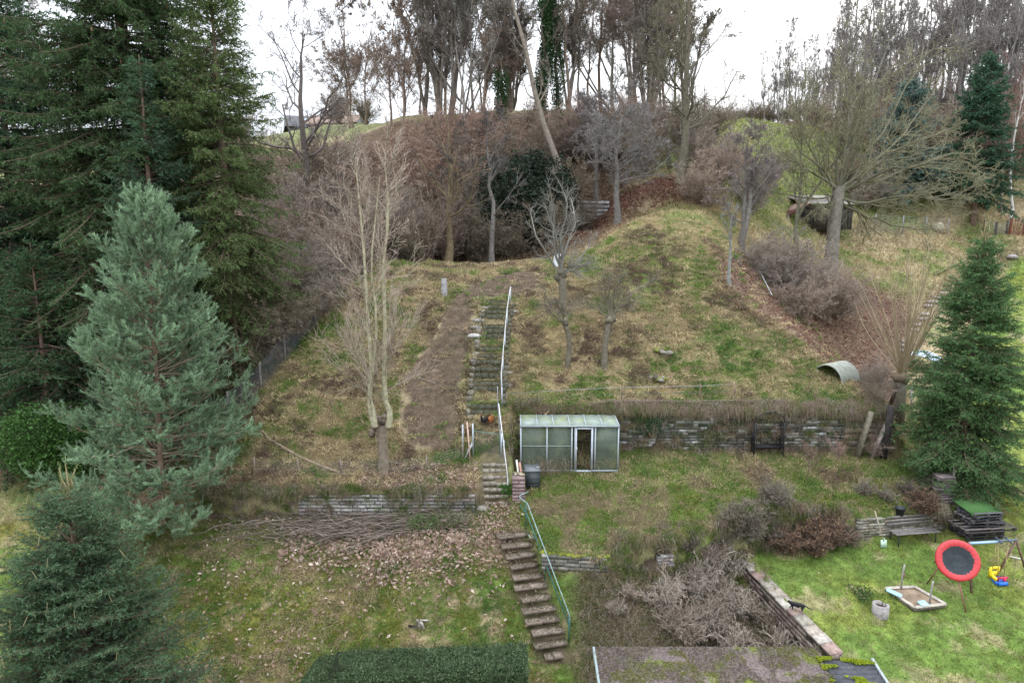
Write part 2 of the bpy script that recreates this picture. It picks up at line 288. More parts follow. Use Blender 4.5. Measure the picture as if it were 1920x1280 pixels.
def gcol(x, y):
    n1 = fbm(x, y, 2.4, 21); n2 = fbm(x, y, .8, 33); n3 = fbm(x, y, 5.5, 44); n4 = fbm(x, y, .3, 55)
    z = lambda a: np.asarray(a)[..., None]
    g = z(sst(.45, .66, n1 * .55 + n2 * .45)); c = STRAW * .95 * (1 - g) + (GREEN * .8 + STRAW * .2) * g                 # hill grass
    e = z(sst(.52, .66, n4 * .5 + n3 * .5)); c = c * (1 - e * .45) + EARTH * 1.15 * e * .45
    dl = sdist(x, y, PL); dr = sdist(x, y, PR); dt = sdist(x, y, PT)
    # lower left lawn and shrub pit
    a = z(sst(-.2, .4, dl)); m = z(sst(.42, .62, n1)); cl = GREEN * 1.15 * (1 - m) + MOSS * .95 * m; s = z(sst(.48, .66, n2 * .5 + n4 * .5)); cl = cl * (1 - s) + STRAW * .75 * s
    pit = .8 * z(sst(1.6, 3.0, x) * sst(21.2, 20.2, y)); cl = cl * (1 - pit) + (DRY * .55 + DARKSOIL * .45) * pit; c = c * (1 - a) + cl * a
    a = z(sst(-.2, .4, dr)); m = z(sst(.40, .62, n1)); cr = (GREEN * .55 + MOSS * .62) * (1 - m) + GREEN * 1.05 * m; s = z(sst(.58, .74, n2)); cr = cr * (1 - s * .7) + STRAW * .7 * s * .7; c = c * (1 - a) + cr * a
    a = z(sst(-.2, .4, dt)); s = z(sst(.42, .62, n1 * .5 + n2 * .5)); ct = GREEN * (1 - s) + STRAW * .7 * s; c = c * (1 - a) + ct * a
    def over(c, nm, col, k=1., w=.5):
        P = ZN[nm]; a = z(sst(-w, w, sdist(x, y, P) + (n2 - .5) * 1.4 + (n4 - .5) * 1.3)) * k; return c * (1 - a) + np.asarray(col) * a
    c = over(c, 'tgreen', GREEN * 1.35 * (1 - z(n2) * .3) + MOSS * .2, .85)
    c = over(c, 'hgreen', GREEN * 1.25, .85, .9); c = over(c, 'path', EARTH * 1.0, .92, .3); c = over(c, 'mound', LITTER * 1.05, .85, 1.); c = over(c, 'hollow', LITTER * .9, .9, .8); c = over(c, 'leaf', DRY * .8, .45); c = over(c, 'lane', EARTH, .5, .6)
    # woodland floor: left of the fence and behind the plateau
    wd = sst(0, 1.5, (-9.58 - x) + (y - 31.75) * .594 * -1 * -1 * 0 - np.where(y < 32, (32 - y) * .58, 0)) * sst(24.2, 26, y)
    wd = np.maximum(wd, sst(40.2, 42, y) * sst(8.5, 6.5, x - (y - 41) * .12)); wd = wd * (1 - sst(61.5, 63.5, y))
    wd = z(wd); c = c * (1 - wd * .85) + (LITTER * .6 + DARKSOIL * .3) * wd * .85
    r = z(sst(.75, .55, np.abs(x + .72)) * sst(23.2, 23.5, y) * sst(25.9, 25.4, y)) * .85; c = c * (1 - r) + (DRY * .5) * r
    r = z(sst(.85, .6, np.abs(x - (-.8 - np.clip(33.2 - y, 0, 9) * .07))) * sst(25.3, 25.6, y) * sst(33.6, 33.2, y)) * .75; c = c * (1 - r) + (DRY * .65 + MOSS * .12) * r
    fl = sdist(x, y, FIELD); a = z(sst(-1.5, 1.5, fl)); c = c * (1 - a) + (GREEN * .75 + MOSS * .15 + STRAW * .12) * a
    r = z(sst(60, 66, y) * sst(34, 40, x)); c = c * (1 - r) + LITTER * 1.0 * r
    r = z(sst(62, 66, y) * sst(34, 20, x)); c = c * (1 - r) + (GREEN * .55 + DRY * .4) * r
    q = (21.95 - y) / 3.6; r = z(sst(.78, .5, np.abs(x - .02 - q * 1.4)) * sst(-.25, .03, q) * sst(1.15, 1.0, q)) * .8; c = c * (1 - r) + EARTH * 1.1 * r
    return np.clip(c * (1 + .6 * (z(n4) - .5)) * (1 + .35 * (z(n2) - .5)), .01, 1)
def lines(segs):
    o = []
    for a, b, s in segs: o += list(np.arange(a, b, s))
    return np.array(o)
gx = lines([(-320, -60, 12), (-60, -24, 1.5), (-24, -15, .35), (-15, 20, .14), (20, 40, .4), (40, 70, 1.5), (70, 321, 12)])
gy = lines([(-6, 12, 2), (12, 15, .4), (15, 28, .12), (28, 42, .18), (42, 66, .4), (66, 120, 2.5), (120, 421, 15)])
X, Y = np.meshgrid(gx, gy); Hh = H(X, Y); nx, ny = len(gx), len(gy)
i = (np.arange(ny - 1)[:, None] * nx + np.arange(nx - 1)).ravel()
g = Acc(); g.add(np.stack([X, Y, Hh], -1), np.stack([i, i + 1, i + nx + 1, i + nx], 1), gcol(X, Y).reshape(-1, 3))
tag(g.build('ground', MG, smooth=True), kind='structure')

# ------------------------------------------------------------------ grass, weeds, leaves on the ground
def inview(x, y, z, m=40):
    dep = y * CP - (z - CAMZ) * SP; u = 960 + x / dep * FPX; v = 640 - ((z - CAMZ) * CP + y * SP) / dep * FPX
    return (u > -m) & (u < 1920 + m) & (v > -m) & (v < 1280 + m + 30)
def scatter(n, x0, x1, y0, y1):
    x = rng.uniform(x0, x1, n); y = rng.uniform(y0, y1, n); z = H(x, y); k = inview(x, y, z); return x[k], y[k], z[k]
def clearmask(x, y):
    k = ~((sdist(x, y, ZN['path']) > .1) & (rng.random(len(x)) < .93))
    k &= ~((sdist(x, y, ZN['hollow']) > .3) & (rng.random(len(x)) < .9)); k &= ~((sdist(x, y, ZN['mound']) > .3) & (rng.random(len(x)) < .85))
    k &= ~((x > -1.35) & (x < .05) & (y > 23.5) & (y < 25.4)); k &= ~((x > .3) & (x < 4.4) & (y > 24.9) & (y < 26.6))
    t = (21.8 - y) / 3.5; cx = .1 + t * 1.32; k &= ~((t > -.1) & (t < 1.08) & (np.abs(x - cx) < .62))
    k &= ~((np.abs(x - (-.8 - np.clip((33.2 - y), 0, 9) * .07)) < .55) & (y > 26) & (y < 33.4) & (rng.random(len(x)) < .6))
    return k
def grass(n, box, L, wd, kmask=None, lean=.5, colmul=1., straw=.25, bend=.0):
    x, y, z = scatter(n, *box); k = clearmask(x, y)
    if kmask is not None: k &= kmask(x, y)
    x, y, z = x[k], y[k], z[k]; m = len(x); c = gcol(x, y) * (rng.uniform(.7, 1.6, (m, 1))) * colmul
    c *= 1.3; s = rng.random(m) < straw; c[s] = STRAW * rng.uniform(.8, 2.0, (s.sum(), 1)); s2_ = (sdist(x, y, PR) > .1) & s; c[s2_] = (MOSS * 1.2 + GREEN * .4) * rng.uniform(.7, 1.3, (s2_.sum(), 1)); d = nrm(np.c_[rng.normal(size=(m, 2)) * lean, np.ones(m)] + np.array([0, -.35, 0]) * (y[:, None] > 23.6))
    return x, y, z, d, c, m
ga = Acc()
for n, box, L, wd, lean, st in ((480000, (-22, 22, 15, 27), .12, .018, .7, .16), (380000, (-13, 20, 23.5, 40), .17, .026, .9, .35), (120000, (14, 45, 26, 60), .14, .03, .6, .2), (90000, (8, 45, 45, 100), .3, .07, .6, .1), (50000, (-3, 16, 39.5, 48), .2, .035, .8, .4)):
    x, y, z, d, c, m = grass(n, box, L, wd, None, lean, 1, st)
    law = sdist(x, y, PR) > 0; Ls = L * rng.uniform(.5, 1.6, m) * np.where(law, .55, 1)
    ga.blades(np.c_[x, y, z - .02], d, Ls, wd * rng.uniform(.7, 1.3, m), c)
tag(ga.build('grass', MGR), kind='stuff')
# tussocks of long dry grass: hanging tufts
def tufts(name, centres, n, L, col, spread=.12, wd=.014, down=.5, jitter=.35):
    a = Acc(); c = np.array(centres); m = len(c); idx = np.repeat(np.arange(m), n); p = c[idx] + np.c_[rng.normal(size=(m * n, 2)) * spread, np.zeros(m * n)]
    d = nrm(np.c_[rng.normal(size=(m * n, 2)) * .75, np.abs(rng.normal(size=m * n)) * .5 + .55] + np.array([0, -.3, 0]))
    base = np.array(col) if np.ndim(col) == 1 else np.array(col)[idx]; cc = base * rng.uniform(1 - jitter, 1 + jitter, (m * n, 1))
    sc_ = rng.uniform(.6, 1.3, m)[idx]; a.blades(p, d, L * sc_ * rng.uniform(.6, 1.2, m * n), wd, cc, bend=down * 2.2); return a
def rc(n, px0, px1, py0, py1, edge=None):
    out = []
    for _ in range(n): out.append(on(random.uniform(px0, px1), random.uniform(py0, py1)))
    return out
def areac(n, x0, x1, y0, y1, cond=None):
    x, y, z = scatter(n, x0, x1, y0, y1)
    if cond is not None: k = cond(x, y); x, y, z = x[k], y[k], z[k]
    k = clearmask(x, y); return np.c_[x, y, z][k]
c1 = areac(3800, -12, 16, 27, 38); c1 = c1[fbm(c1[:, 0], c1[:, 1], 2, 71) > .5]
tag(tufts('a', c1, 36, .24, np.where(rng.random((len(c1), 1)) < .8, STRAW * 1.0, GREEN * .9), .14, wd=.018).build('dry_grass', MGR), kind='stuff')
c2 = np.concatenate([areac(900, .6, 17, 20.6, 26.4, lambda x, y: sdist(x, y, PT) > 0), areac(1000, -14, 1, 17, 23.3, lambda x, y: x < 0)])
k = fbm(c2[:, 0], c2[:, 1], 1.6, 73) > .50; c2 = c2[k]
cc = np.where(rng.random((len(c2), 1)) < .6, STRAW * .85, GREEN * 1.1)
tag(tufts('b', c2, 60, .2, cc, .10).build('dry_grass', MGR), kind='stuff')
# mottled clumps: each clump one colour, blades combed one way
def clumps(n, box, L, wd, cols, per, cond=None, k0=.0):
    c = areac(n, *box, cond); m = len(c); a = Acc(); idx = np.repeat(np.arange(m), per); nn = fbm(c[:, 0], c[:, 1], 1.1, 77); order = np.clip(((nn - .3) * 2.4 * len(cols) + rng.normal(size=m) * .8).astype(int), 0, len(cols) - 1)
    comb = nrm(np.c_[rng.normal(size=(m, 2)) * .8 + np.array([0, -.5]), np.full(m, .55)]); d = nrm(comb[idx] + rng.normal(size=(m * per, 3)) * .33 + np.array([0, 0, .1])); p = c[idx] + np.c_[rng.normal(size=(m * per, 2)) * .11, np.zeros(m * per)]
    C = (np.array(cols)[order] * rng.uniform(.8, 1.3, (m, 1)))[idx] * rng.uniform(.85, 1.2, (m * per, 1)); a.blades(p, d, L * rng.uniform(.5, 1.3, m * per) * rng.uniform(.6, 1.3, m)[idx], wd, C, bend=1.6); return a
HC = [EARTH * 1.5, DRY, STRAW * 1.1, STRAW * 1.25, STRAW, (STRAW + GREEN) * .6, GREEN * 1.3, GREEN * 1.2, DGREEN * 1.5]
tag(clumps(15500, (-12, 17, 24, 40), .26, .030, [c_ * 1.12 for c_ in HC], 18).build('dry_grass', MGR), kind='stuff')
tag(clumps(6500, (-16, 2.2, 16.5, 23.4), .18, .022, [STRAW, (STRAW + GREEN) * .6, GREEN * 1.3, MOSS * 1.1, GREEN * 1.4, MOSS, DGREEN * 1.7], 22, lambda x, y: x < 1.8).build('lawn_grass', MGR), kind='stuff')
tag(clumps(6000, (.2, 18, 20.4, 26.6), .22, .025, [DRY * 1.3, STRAW * 1.1, GREEN * 1.4, GREEN * 1.6, GREEN * 1.4, MOSS, GREEN * 1.3, STRAW, GREEN * 1.2], 22, lambda x, y: sdist(x, y, PT) > -.1).build('lawn_grass', MGR), kind='stuff')
tag(clumps(5200, (8.5, 26, 14, 27), .09, .017, [MOSS, GREEN * 1.3, GREEN * 1.15, GREEN * 1.4, STRAW * .9, MOSS], 20, lambda x, y: sdist(x, y, PR) > .1).build('lawn_grass', MGR), kind='stuff')
x, y, z = scatter(5200, -7, 1.5, 25, 36); k = sdist(x, y, ZN['path']) > -.2; x, y, z = x[k], y[k], z[k]; pb = Acc(); pb.leaves(np.c_[x, y, z + .015], rng.uniform(.012, .04, len(x)), np.array([(.10, .07, .055), (.19, .15, .12), (.06, .045, .04), (.28, .24, .20)])[rng.integers(0, 4, len(x))], 2.)
tag(pb.build('path_pebbles', MGR), kind='stuff')
# overhanging grass on wall tops
def alongpts(pts, n, dz=0, jit=.12):
    pts = np.array(pts, float); t = rng.uniform(0, len(pts) - 1.001, n); i = t.astype(int); f = (t - i)[:, None]; p = pts[i] * (1 - f) + pts[i + 1] * f
    p[:, :2] += rng.normal(size=(n, 2)) * jit; p[:, 2] = H(p[:, 0], p[:, 1]) + dz; return p
def overhang(pts, n, L, cols, per=60, jit=.1, dz=0):
    a = Acc(); p = alongpts(pts, n, dz, jit); idx = np.repeat(np.arange(n), per); q = p[idx] + np.c_[rng.normal(size=(n * per, 2)) * .09, np.zeros(n * per)]
    d = nrm(np.c_[rng.normal(size=(n * per)) * .5, -np.abs(rng.normal(size=n * per)) * .6 - .2, rng.normal(size=n * per) * .5 + .45])
    C = np.array(cols)[rng.integers(0, len(cols), n)][idx] * rng.uniform(.6, 1.35, (n * per, 1))
    a.blades(q, d, L * rng.uniform(.5, 1.3, n * per), .014, C, bend=2.0); return a
BR = np.array((.27, .20, .15)); GY = np.array((.38, .32, .27))
tag(overhang([(-12.5, 23.66, 0), (-1.4, 23.66, 0)], 330, .42, [STRAW * .8, BR, DRY * 1.3, GREEN * .9, GY, GREEN]).build('overhanging_grass', MGR), kind='stuff')
tag(overhang([(4.2, 26.9, 0), (16.0, 26.9, 0)], 620, .52, [BR, BR * 1.2, GY, DRY * 1.2, STRAW * .8, GREEN], 70, .16, .05).build('overhanging_grass', MGR), kind='stuff')
tag(overhang([(.4, 26.9, 0), (4.4, 26.95, 0)], 120, .45, [BR, GREEN, DRY, DRY], 60, .12).build('overhanging_grass', MGR), kind='stuff')
tag(overhang([(3.7, 20.75, 0), (8.3, 21.9, 0), (9.4, 22.6, 0), (12.8, 22.8, 0)], 420, .5, [BR, GY * .8, DRY * 1.2, STRAW * .9, GREEN, GREEN], 70, .3).build('overhanging_grass', MGR), kind='stuff')
# fallen leaves
def fallen(n, poly=None, box=None, sz=(.04, .075), cols=None, dens=None, dz=.03):
    x0, y0 = poly.min(0) if poly is not None else (box[0], box[2]); x1, y1 = poly.max(0) if poly is not None else (box[1], box[3])
    x, y, z = scatter(n, x0, x1, y0, y1); k = np.ones(len(x), bool)
    if poly is not None: k &= sdist(x, y, poly) + rng.normal(size=len(x)) * .5 > 0
    if dens: k &= dens(x, y) > rng.random(len(x))
    x, y, z = x[k], y[k], z[k]; c = np.array(cols)[rng.integers(0, len(cols), len(x))] * rng.uniform(.7, 1.3, (len(x), 1))
    return np.c_[x, y, z + (.09 if dz == .03 else .02) + rng.uniform(0, dz, len(x))], rng.uniform(*sz, len(x)), c
PINK = [(.52, .38, .30), (.46, .32, .25), (.36, .24, .19), (.62, .50, .42), (.26, .17, .13)]
RED = [(.20, .095, .065), (.16, .08, .06), (.25, .12, .08), (.12, .065, .05), (.30, .19, .14)]
fl = Acc()
for a in (fallen(8500, ZN['leaf'], sz=(.05, .115), cols=PINK, dens=lambda x, y: fbm(x, y, 1.2, 91) * 1.5 - .25), fallen(4200, None, (-13, 1, 17, 23.4), (.045, .10), PINK, lambda x, y: fbm(x, y, 2.2, 92) * 1.1 - .25),
          fallen(3000, None, (-6, -1.4, 23.7, 24.8), (.03, .065), PINK, dz=.12), fallen(5000, None, (-13, -1.4, 23.8, 30), (.02, .05), PINK, lambda x, y: sst(28.5, 24, y) * .6),
          fallen(1400, None, (-1.3, .3, 20.8, 23.5), (.03, .06), PINK), fallen(1500, ZN['hollow'], None, (.03, .055), PINK), fallen(350, None, (.3, 22, 14, 26), (.02, .04), PINK)):
    fl.leaves(a[0], a[1], a[2], 1.2)
tag(fl.build('fallen_leaves', MGR), kind='stuff')
fl = Acc()
for a in (fallen(16000, ZN['hollow'], None, (.04, .09), RED, dz=.06), fallen(22000, ZN['mound'], None, (.05, .10), RED, dz=.06), fallen(5000, ZN['path'], None, (.015, .035), [(.13, .09, .07), (.2, .14, .11), (.08, .055, .045)]), fallen(20000, None, (-12, 9, 40, 60), (.06, .12), RED, dz=.06)):
    fl.leaves(a[0], a[1], a[2], 1.5)
tag(fl.build('leaf_litter', MGR), kind='stuff')
# ------------------------------------------------------------------ branch growth (all branches of one level at once)
UP = np.array([0, 0, 1.])
def grow(P, Rr, per, t0, t1, ang, L, K=4, trop=0., wig=.15, rr=.55, flat=False, rmin=.004, angj=.25, tip=.35, hang=0.):
    n, Kp, _ = P.shape; per_n = rng.poisson(per, n) if np.isscalar(per) else per; idx = np.repeat(np.arange(n), per_n); m = len(idx)
    if m == 0: return np.zeros((0, K, 3)), np.zeros((0, K)), idx, np.zeros(0)
    t = rng.uniform(t0, t1, m); f = t * (Kp - 1); i = np.minimum(f.astype(int), Kp - 2); f = (f - i)[:, None]
    p = P[idx, i] * (1 - f) + P[idx, i + 1] * f; T = nrm(P[idx, i + 1] - P[idx, i]); r = (Rr[idx, i] * (1 - f[:, 0]) + Rr[idx, i + 1] * f[:, 0])
    q = rng.normal(size=(m, 3))
    if flat: s = np.cross(T, UP) * np.sign(rng.normal(size=m))[:, None]; q = s + q * .18 - UP * hang
    q = nrm(q - (q * T).sum(-1, keepdims=True) * T); a = (ang + rng.normal(size=m) * angj)[:, None]; d = nrm(np.cos(a) * T + np.sin(a) * q)
    plen = np.linalg.norm(P[idx, -1] - P[idx, 0], axis=-1); Lm = (L(t, plen) if callable(L) else L * np.ones(m)) * rng.uniform(.65, 1.25, m)
    out = np.empty((m, K, 3)); out[:, 0] = p
    for k in range(1, K):
        out[:, k] = out[:, k - 1] + d * (Lm / (K - 1))[:, None]; d = nrm(d + rng.normal(size=(m, 3)) * wig + UP * (trop(k / K) if callable(trop) else trop))
    rb = np.maximum(r * rr, rmin); return out, np.maximum(rb[:, None] * np.linspace(1, tip, K), rmin * .7), idx, t
def trunkpath(h, r, lean=(0, 0), K=10, wig=.12, r1=.12):
    z = np.linspace(0, 1, K); x = np.cumsum(rng.normal(size=K) * wig) * h / K; y = np.cumsum(rng.normal(size=K) * wig) * h / K; x -= x[0]; y -= y[0]
    P = np.c_[x + lean[0] * z * h, y + lean[1] * z * h, z * h]; return P[None], (r * (1 - (1 - r1) * z))[None] * (1 + .35 * np.exp(-z * 18))
def barks(col, n, v=.2): return np.array(col) * rng.uniform(1 - v, 1 + v, (n, 1))
def bare(name, label, cat, loc, h, r, col, n=(12, 7, 7, 5), Ls=(.42, .45, .45, .5), ang=(.8, .7, .7, .7), trop=(.18, .1, .06, .03), t0=.3, lean=(0, 0), group=None, twcol=None, path=None, leafcol=None, nleaf=0, ivy=0, rmin=.008, lsz=.05, wig=.16, rz=0, K0=10, stems=1, lrr=.36, upto=1.):
    P, Q = trunkpath(h, r, lean, K0) if path is None else (np.array(path, float)[None] - np.array(loc), np.array(path_r(r, len(path)))[None])
    P[0, 0, 2] -= .4; tr = Acc(); br = Acc(); tw = twcol if twcol is not None else np.array(col) * 1.1
    if stems > 1:
        P2, Q2, _, _ = grow(P, Q, np.array([stems - 1]), t0 * .2, t0 * .8, .45, h * .75, 8, .12, .12, .8); tr.tubes(P2, Q2, 6, barks(col, len(P2)))
    tr.tubes(P, Q, 8, barks(col, 1)); A, B, _, _ = grow(P, Q, np.array([n[0]]), t0, upto, ang[0], lambda t, l: h * Ls[0] * (1.15 - .65 * t), 7, trop[0], wig, lrr, rmin=rmin)
    if stems > 1:
        A2, B2, _, _ = grow(P2, Q2, n[0] * .6, .3, 1, ang[0], lambda t, l: h * Ls[0] * .8 * (1.1 - .7 * t), 7, trop[0], wig, .5, rmin=rmin); A = np.concatenate([A, A2]); B = np.concatenate([B, B2])
    br.tubes(A, B, 5, barks(col, len(A))); prev = (A, B)
    for k in range(1, len(n)):
        C, D, _, _ = grow(prev[0], prev[1], n[k], .15, 1, ang[k], lambda t, l, k=k: np.maximum(l * Ls[k] * (1.15 - .5 * t), .15), 5 if k == 1 else 4, trop[k], wig * 1.1, .55, rmin=rmin)
        br.tubes(C, D, 4 if k == 1 else 3, barks(col if k == 1 else tw, len(C))); prev = (C, D)
    o = thing(name, label, cat, loc, rz, group); tr.build('trunk', MB_, o, True); br.build('branches', MTW, o)
    if nleaf:
        e = prev[0].reshape(-1, 3); e = e[rng.integers(0, len(e), nleaf)] + rng.normal(size=(nleaf, 3)) * .05; lf = Acc(); lf.leaves(e, rng.uniform(.6, 1.3, nleaf) * lsz, np.array(leafcol)[rng.integers(0, len(leafcol), nleaf)] * rng.uniform(.6, 1.4, (nleaf, 1))); tag(lf.build('leaves', MF, o), kind='stuff')
    if ivy:
        t = rng.uniform(0, .78, ivy) ** 1.0 * (P.shape[1] - 1); i_ = t.astype(int); f = (t - i_)[:, None]; q = P[0][i_] * (1 - f) + P[0][i_ + 1] * f; a = rng.uniform(0, 6.28, ivy); rr_ = rng.uniform(.3, 1, ivy) * (.5 + .45 * vnoise(q[:, 2] * 1.1, a * 0 + 3, 5))
        lf = Acc(); lf.leaves(q + np.c_[np.cos(a) * rr_, np.sin(a) * rr_, rng.normal(size=ivy) * .2], .09, np.array((.035, .075, .025)) * rng.uniform(.5, 1.6, (ivy, 1))); tag(lf.build('ivy', MF, o), kind='stuff')
    return o
def path_r(r, n): return [r * (1 - .75 * k / (n - 1)) for k in range(n)]
def shrub(name, label, loc, h, w_, col, n=(26, 7, 6, 4), group=None, rz=0, twr=.006, leafcol=None, nleaf=0, lsz=.04, cat='shrub', droop=0.):
    s = np.zeros((1, 2, 3)); s[0, 0, 2] = -.2; s[0, 1, 2] = .12; q = np.full((1, 2), .09)
    A, B, _, _ = grow(s, q, np.array([n[0]]), .3, 1, 0, h * .8, 6, .05 - droop * .3, .16, .4, rmin=twr * 2); a = rng.uniform(0, 6.28, len(A))
    # spread the stems over a fan of the wanted width
    sp = np.sqrt(rng.random(len(A))); k = np.linspace(0, 1, 6)[None, :] ** 1.3; A[:, :, 0] += np.cos(a)[:, None] * sp[:, None] * k * w_ * .42; A[:, :, 1] += np.sin(a)[:, None] * sp[:, None] * k * w_ * .42; A[:, :, 2] *= (1 - .35 * sp[:, None] ** 2)
    o = thing(name, label, cat, loc, rz, group); st = Acc(); st.tubes(A, B, 4, barks(col, len(A))); tw = Acc(); pr = (A, B)
    for i in range(1, len(n)):
        C, D, _, _ = grow(pr[0], pr[1], n[i], .2, 1, .75, lambda t, l: np.maximum(l * .42 * (1.1 - .5 * t), .12), 4, .04 - droop * .15, .2, .5, rmin=twr); tw.tubes(C, D, 3, barks(col, len(C), .3)); pr = (C, D)
    st.build('stems', MB_, o); tw.build('twigs', MTW, o)
    if nleaf:
        e = pr[0].reshape(-1, 3); e = e[rng.integers(0, len(e), nleaf)]; lf = Acc(); lf.leaves(e, rng.uniform(.6, 1.3, nleaf) * lsz, np.array(leafcol)[rng.integers(0, len(leafcol), nleaf)] * rng.uniform(.6, 1.4, (nleaf, 1))); tag(lf.build('leaves', MF, o), kind='stuff')
    return o
def needles(acc, P, per, L, wd, col, fwd=.8, v=.3, upb=0.):
    n, K, _ = P.shape; ln = np.linalg.norm(P[:, -1] - P[:, 0], axis=-1); m = rng.poisson(ln * per); idx = np.repeat(np.arange(n), m); t = rng.random(len(idx)) * (K - 1); i = t.astype(int); f = (t - i)[:, None]
    p = P[idx, i] * (1 - f) + P[idx, i + 1] * f; T = nrm(P[idx, i + 1] - P[idx, i]); d = nrm(T * fwd + rng.normal(size=p.shape) * .62 + UP * upb)
    c = np.array(col) * np.repeat(rng.uniform(1 - v, 1 + v, (n, 1)), m, 0) * rng.uniform(.8, 1.2, (len(idx), 1)); acc.blades(p, d, L * rng.uniform(.7, 1.3, len(idx)), wd, c)
def spruce(name, label, loc, h, rad, base=.5, nb=220, per=9, sub=5, nd=22, nl=.11, nw=.03, col=(.045, .085, .035), group=None, rz=0, leader=0, shape=.85, trc=(.16, .11, .08), cones=0, cat='conifer', tipcol=None, droop=.5, notrunk=.95):
    P, Q = trunkpath(h, max(.08, h * .017), K=12, wig=.02, r1=.08); P[0, 0, 2] -= .3; tr = Acc(); tr.tubes(P, Q, 8, trc)
    t = np.sort(rng.uniform(base / h, .985, nb)) if True else 0; t = t ** .92; a = rng.uniform(0, 6.28, nb); Lb = rad * (1 - t) ** shape * rng.uniform(.55, 1.18, nb) * (1 - .25 * np.exp(-t * 14)) + .15
    p0 = np.c_[np.interp(t * h, P[0, :, 2], P[0, :, 0]), np.interp(t * h, P[0, :, 2], P[0, :, 1]), t * h]; K = 7; A = np.empty((nb, K, 3)); A[:, 0] = p0
    pit = .75 * t ** 1.5 - droop * .45 * (1 - t) + rng.normal(size=nb) * .08; d = np.c_[np.cos(a) * np.cos(pit), np.sin(a) * np.cos(pit), np.sin(pit)]
    for k in range(1, K):
        A[:, k] = A[:, k - 1] + d * (Lb / (K - 1))[:, None]; d = nrm(d + rng.normal(size=(nb, 3)) * .05 + UP * (-.10 * droop * (1 - t)[:, None] if k < 4 else .10))
    B = np.maximum(.006 + Lb * .009, .008)[:, None] * np.linspace(1, .25, K)[None]; br = Acc(); br.tubes(A, B, 4, np.array(trc) * .8)
    C, D, ii, tt = grow(A, B, np.maximum(3, (Lb * per).astype(int)), .12, 1, .85, lambda q, l: (.42 * l * (1 - q) + .22), 4, -.03 - .08 * droop, .1, .5, flat=True, hang=.25 * droop)
    br.tubes(C, D, 3, np.array(trc) * .7); fo = Acc(); tv = np.array(col)
    if sub:
        l2 = np.linalg.norm(C[:, -1] - C[:, 0], axis=-1); E, F_, _, _ = grow(C, D, np.maximum(1, (l2 * sub).astype(int)), .1, 1, .8, lambda q, l: (.3 * l * (1 - q) + .16), 3, -.16 * droop, .1, .5, flat=True, hang=.75 * droop); needles(fo, E, nd, nl, nw, tv)
    needles(fo, C, nd, nl, nw, tv * 1.1); needles(fo, A[:, 3:], nd * .8, nl, nw, tv if tipcol is None else tipcol)
    o = thing(name, label, cat, loc, rz, group); tr.build('trunk', MB_, o, True); br.build('branches', MTW, o); fo.build('foliage', MF, o)
    if leader:
        L_ = Acc(); top = P[0, -1]; q = [(top + rng.normal(size=3) * .05 * np.array([1, 1, 0]), top + np.array([rng.normal() * .14, rng.normal() * .14, .3 + rng.random() * .45])) for _ in range(4)] + [(top - np.array([0, 0, .3]), top + np.array([0, 0, leader]))]
        for s_, e_ in q: L_.line([s_, (s_ + e_) / 2 + rng.normal(size=3) * .05, e_], [.02, .016, .010], 5, (.27, .21, .11)); mm = (s_ + e_) / 2; L_.blades(np.repeat([s_, mm, e_ - (e_ - s_) * .1], 30, 0) + rng.normal(size=(90, 3)) * .02 + rng.random((90, 1)) * (e_ - s_) * .3, nrm(rng.normal(size=(90, 3)) + UP), .06, .016, (.16, .19, .08))
        k = rng.integers(0, nb, 60); k = k[t[k] > .45]; E = A[k][:, -1]; L_.tubes(np.stack([E, E + np.c_[rng.normal(size=(len(k), 2)) * .05, np.full(len(k), .22)] * (1)], 1), np.full((len(k), 2), .009), 4, (.26, .22, .12)); tag(L_.build('leader_shoots', MTW, o), kind='stuff')
    if cones:
        k = rng.integers(0, len(C), cones * 3); k = k[p0[ii[k], 2] > h * .45][:cones]; c0 = C[k, -1]; L_ = Acc(); L_.tubes(np.stack([c0, c0 - UP * .09, c0 - UP * .18], 1), np.broadcast_to(np.array([.012, .032, .01]), (len(k), 3)), 5, (.20, .12, .07)); tag(L_.build('cones', MB_, o), kind='stuff')
    return o
# ------------------------------------------------------------------ conifers

LG = 'tall spruces at the left'
spruce('spruce_tree', 'huge dark green spruce with a bushy crown, tallest tree at the left', gr(-17.9, 31.5), 30, 7.2, 1.2, 760, 7, 3.2, 15, .17, .05, (0.072, 0.128, 0.049), LG, cones=220, shape=.62, droop=1.1, cat='spruce')
spruce('spruce_tree', 'dark blue-green spruce at the left edge of the photo', gr(-24.8, 33), 21, 7.0, 1, 460, 6, 3, 14, .17, .055, (0.052, 0.104, 0.052), LG, cones=70, shape=.65, droop=1.0, cat='spruce')
spruce('spruce_tree', 'slim bluish spruce whose pointed top stands before the huge spruce', gr(-15.5, 28.2), 15.6, 3.6, 1, 330, 9, 3, 17, .13, .04, (0.072, 0.136, 0.072), LG, shape=.75, droop=.8, cat='spruce')
spruce('spruce_tree', 'lighter green spruce with long drooping boughs over the mesh fence', gr(-13.0, 30.2), 18, 4.2, .8, 380, 8, 4, 14, .15, .045, (0.102, 0.152, 0.049), LG, shape=.5, droop=1.3, cat='spruce')
spruce('spruce_tree', 'small dark spruce under the big ones above the green rhododendron', gr(-20.5, 27.5), 9, 4.2, .6, 200, 7, 3, 15, .14, .05, (0.052, 0.109, 0.046), LG, shape=.7, droop=1, cat='spruce')
spruce('spruce_tree', 'young dense green spruce with bare tan leader shoots beside the right lawn', gr(18.4, 25.0), 10.2, 3.0, .5, 430, 12, 6, 22, .11, .030, (.078, .150, .055), None, shape=.72, leader=.8, droop=.7, cat='spruce')
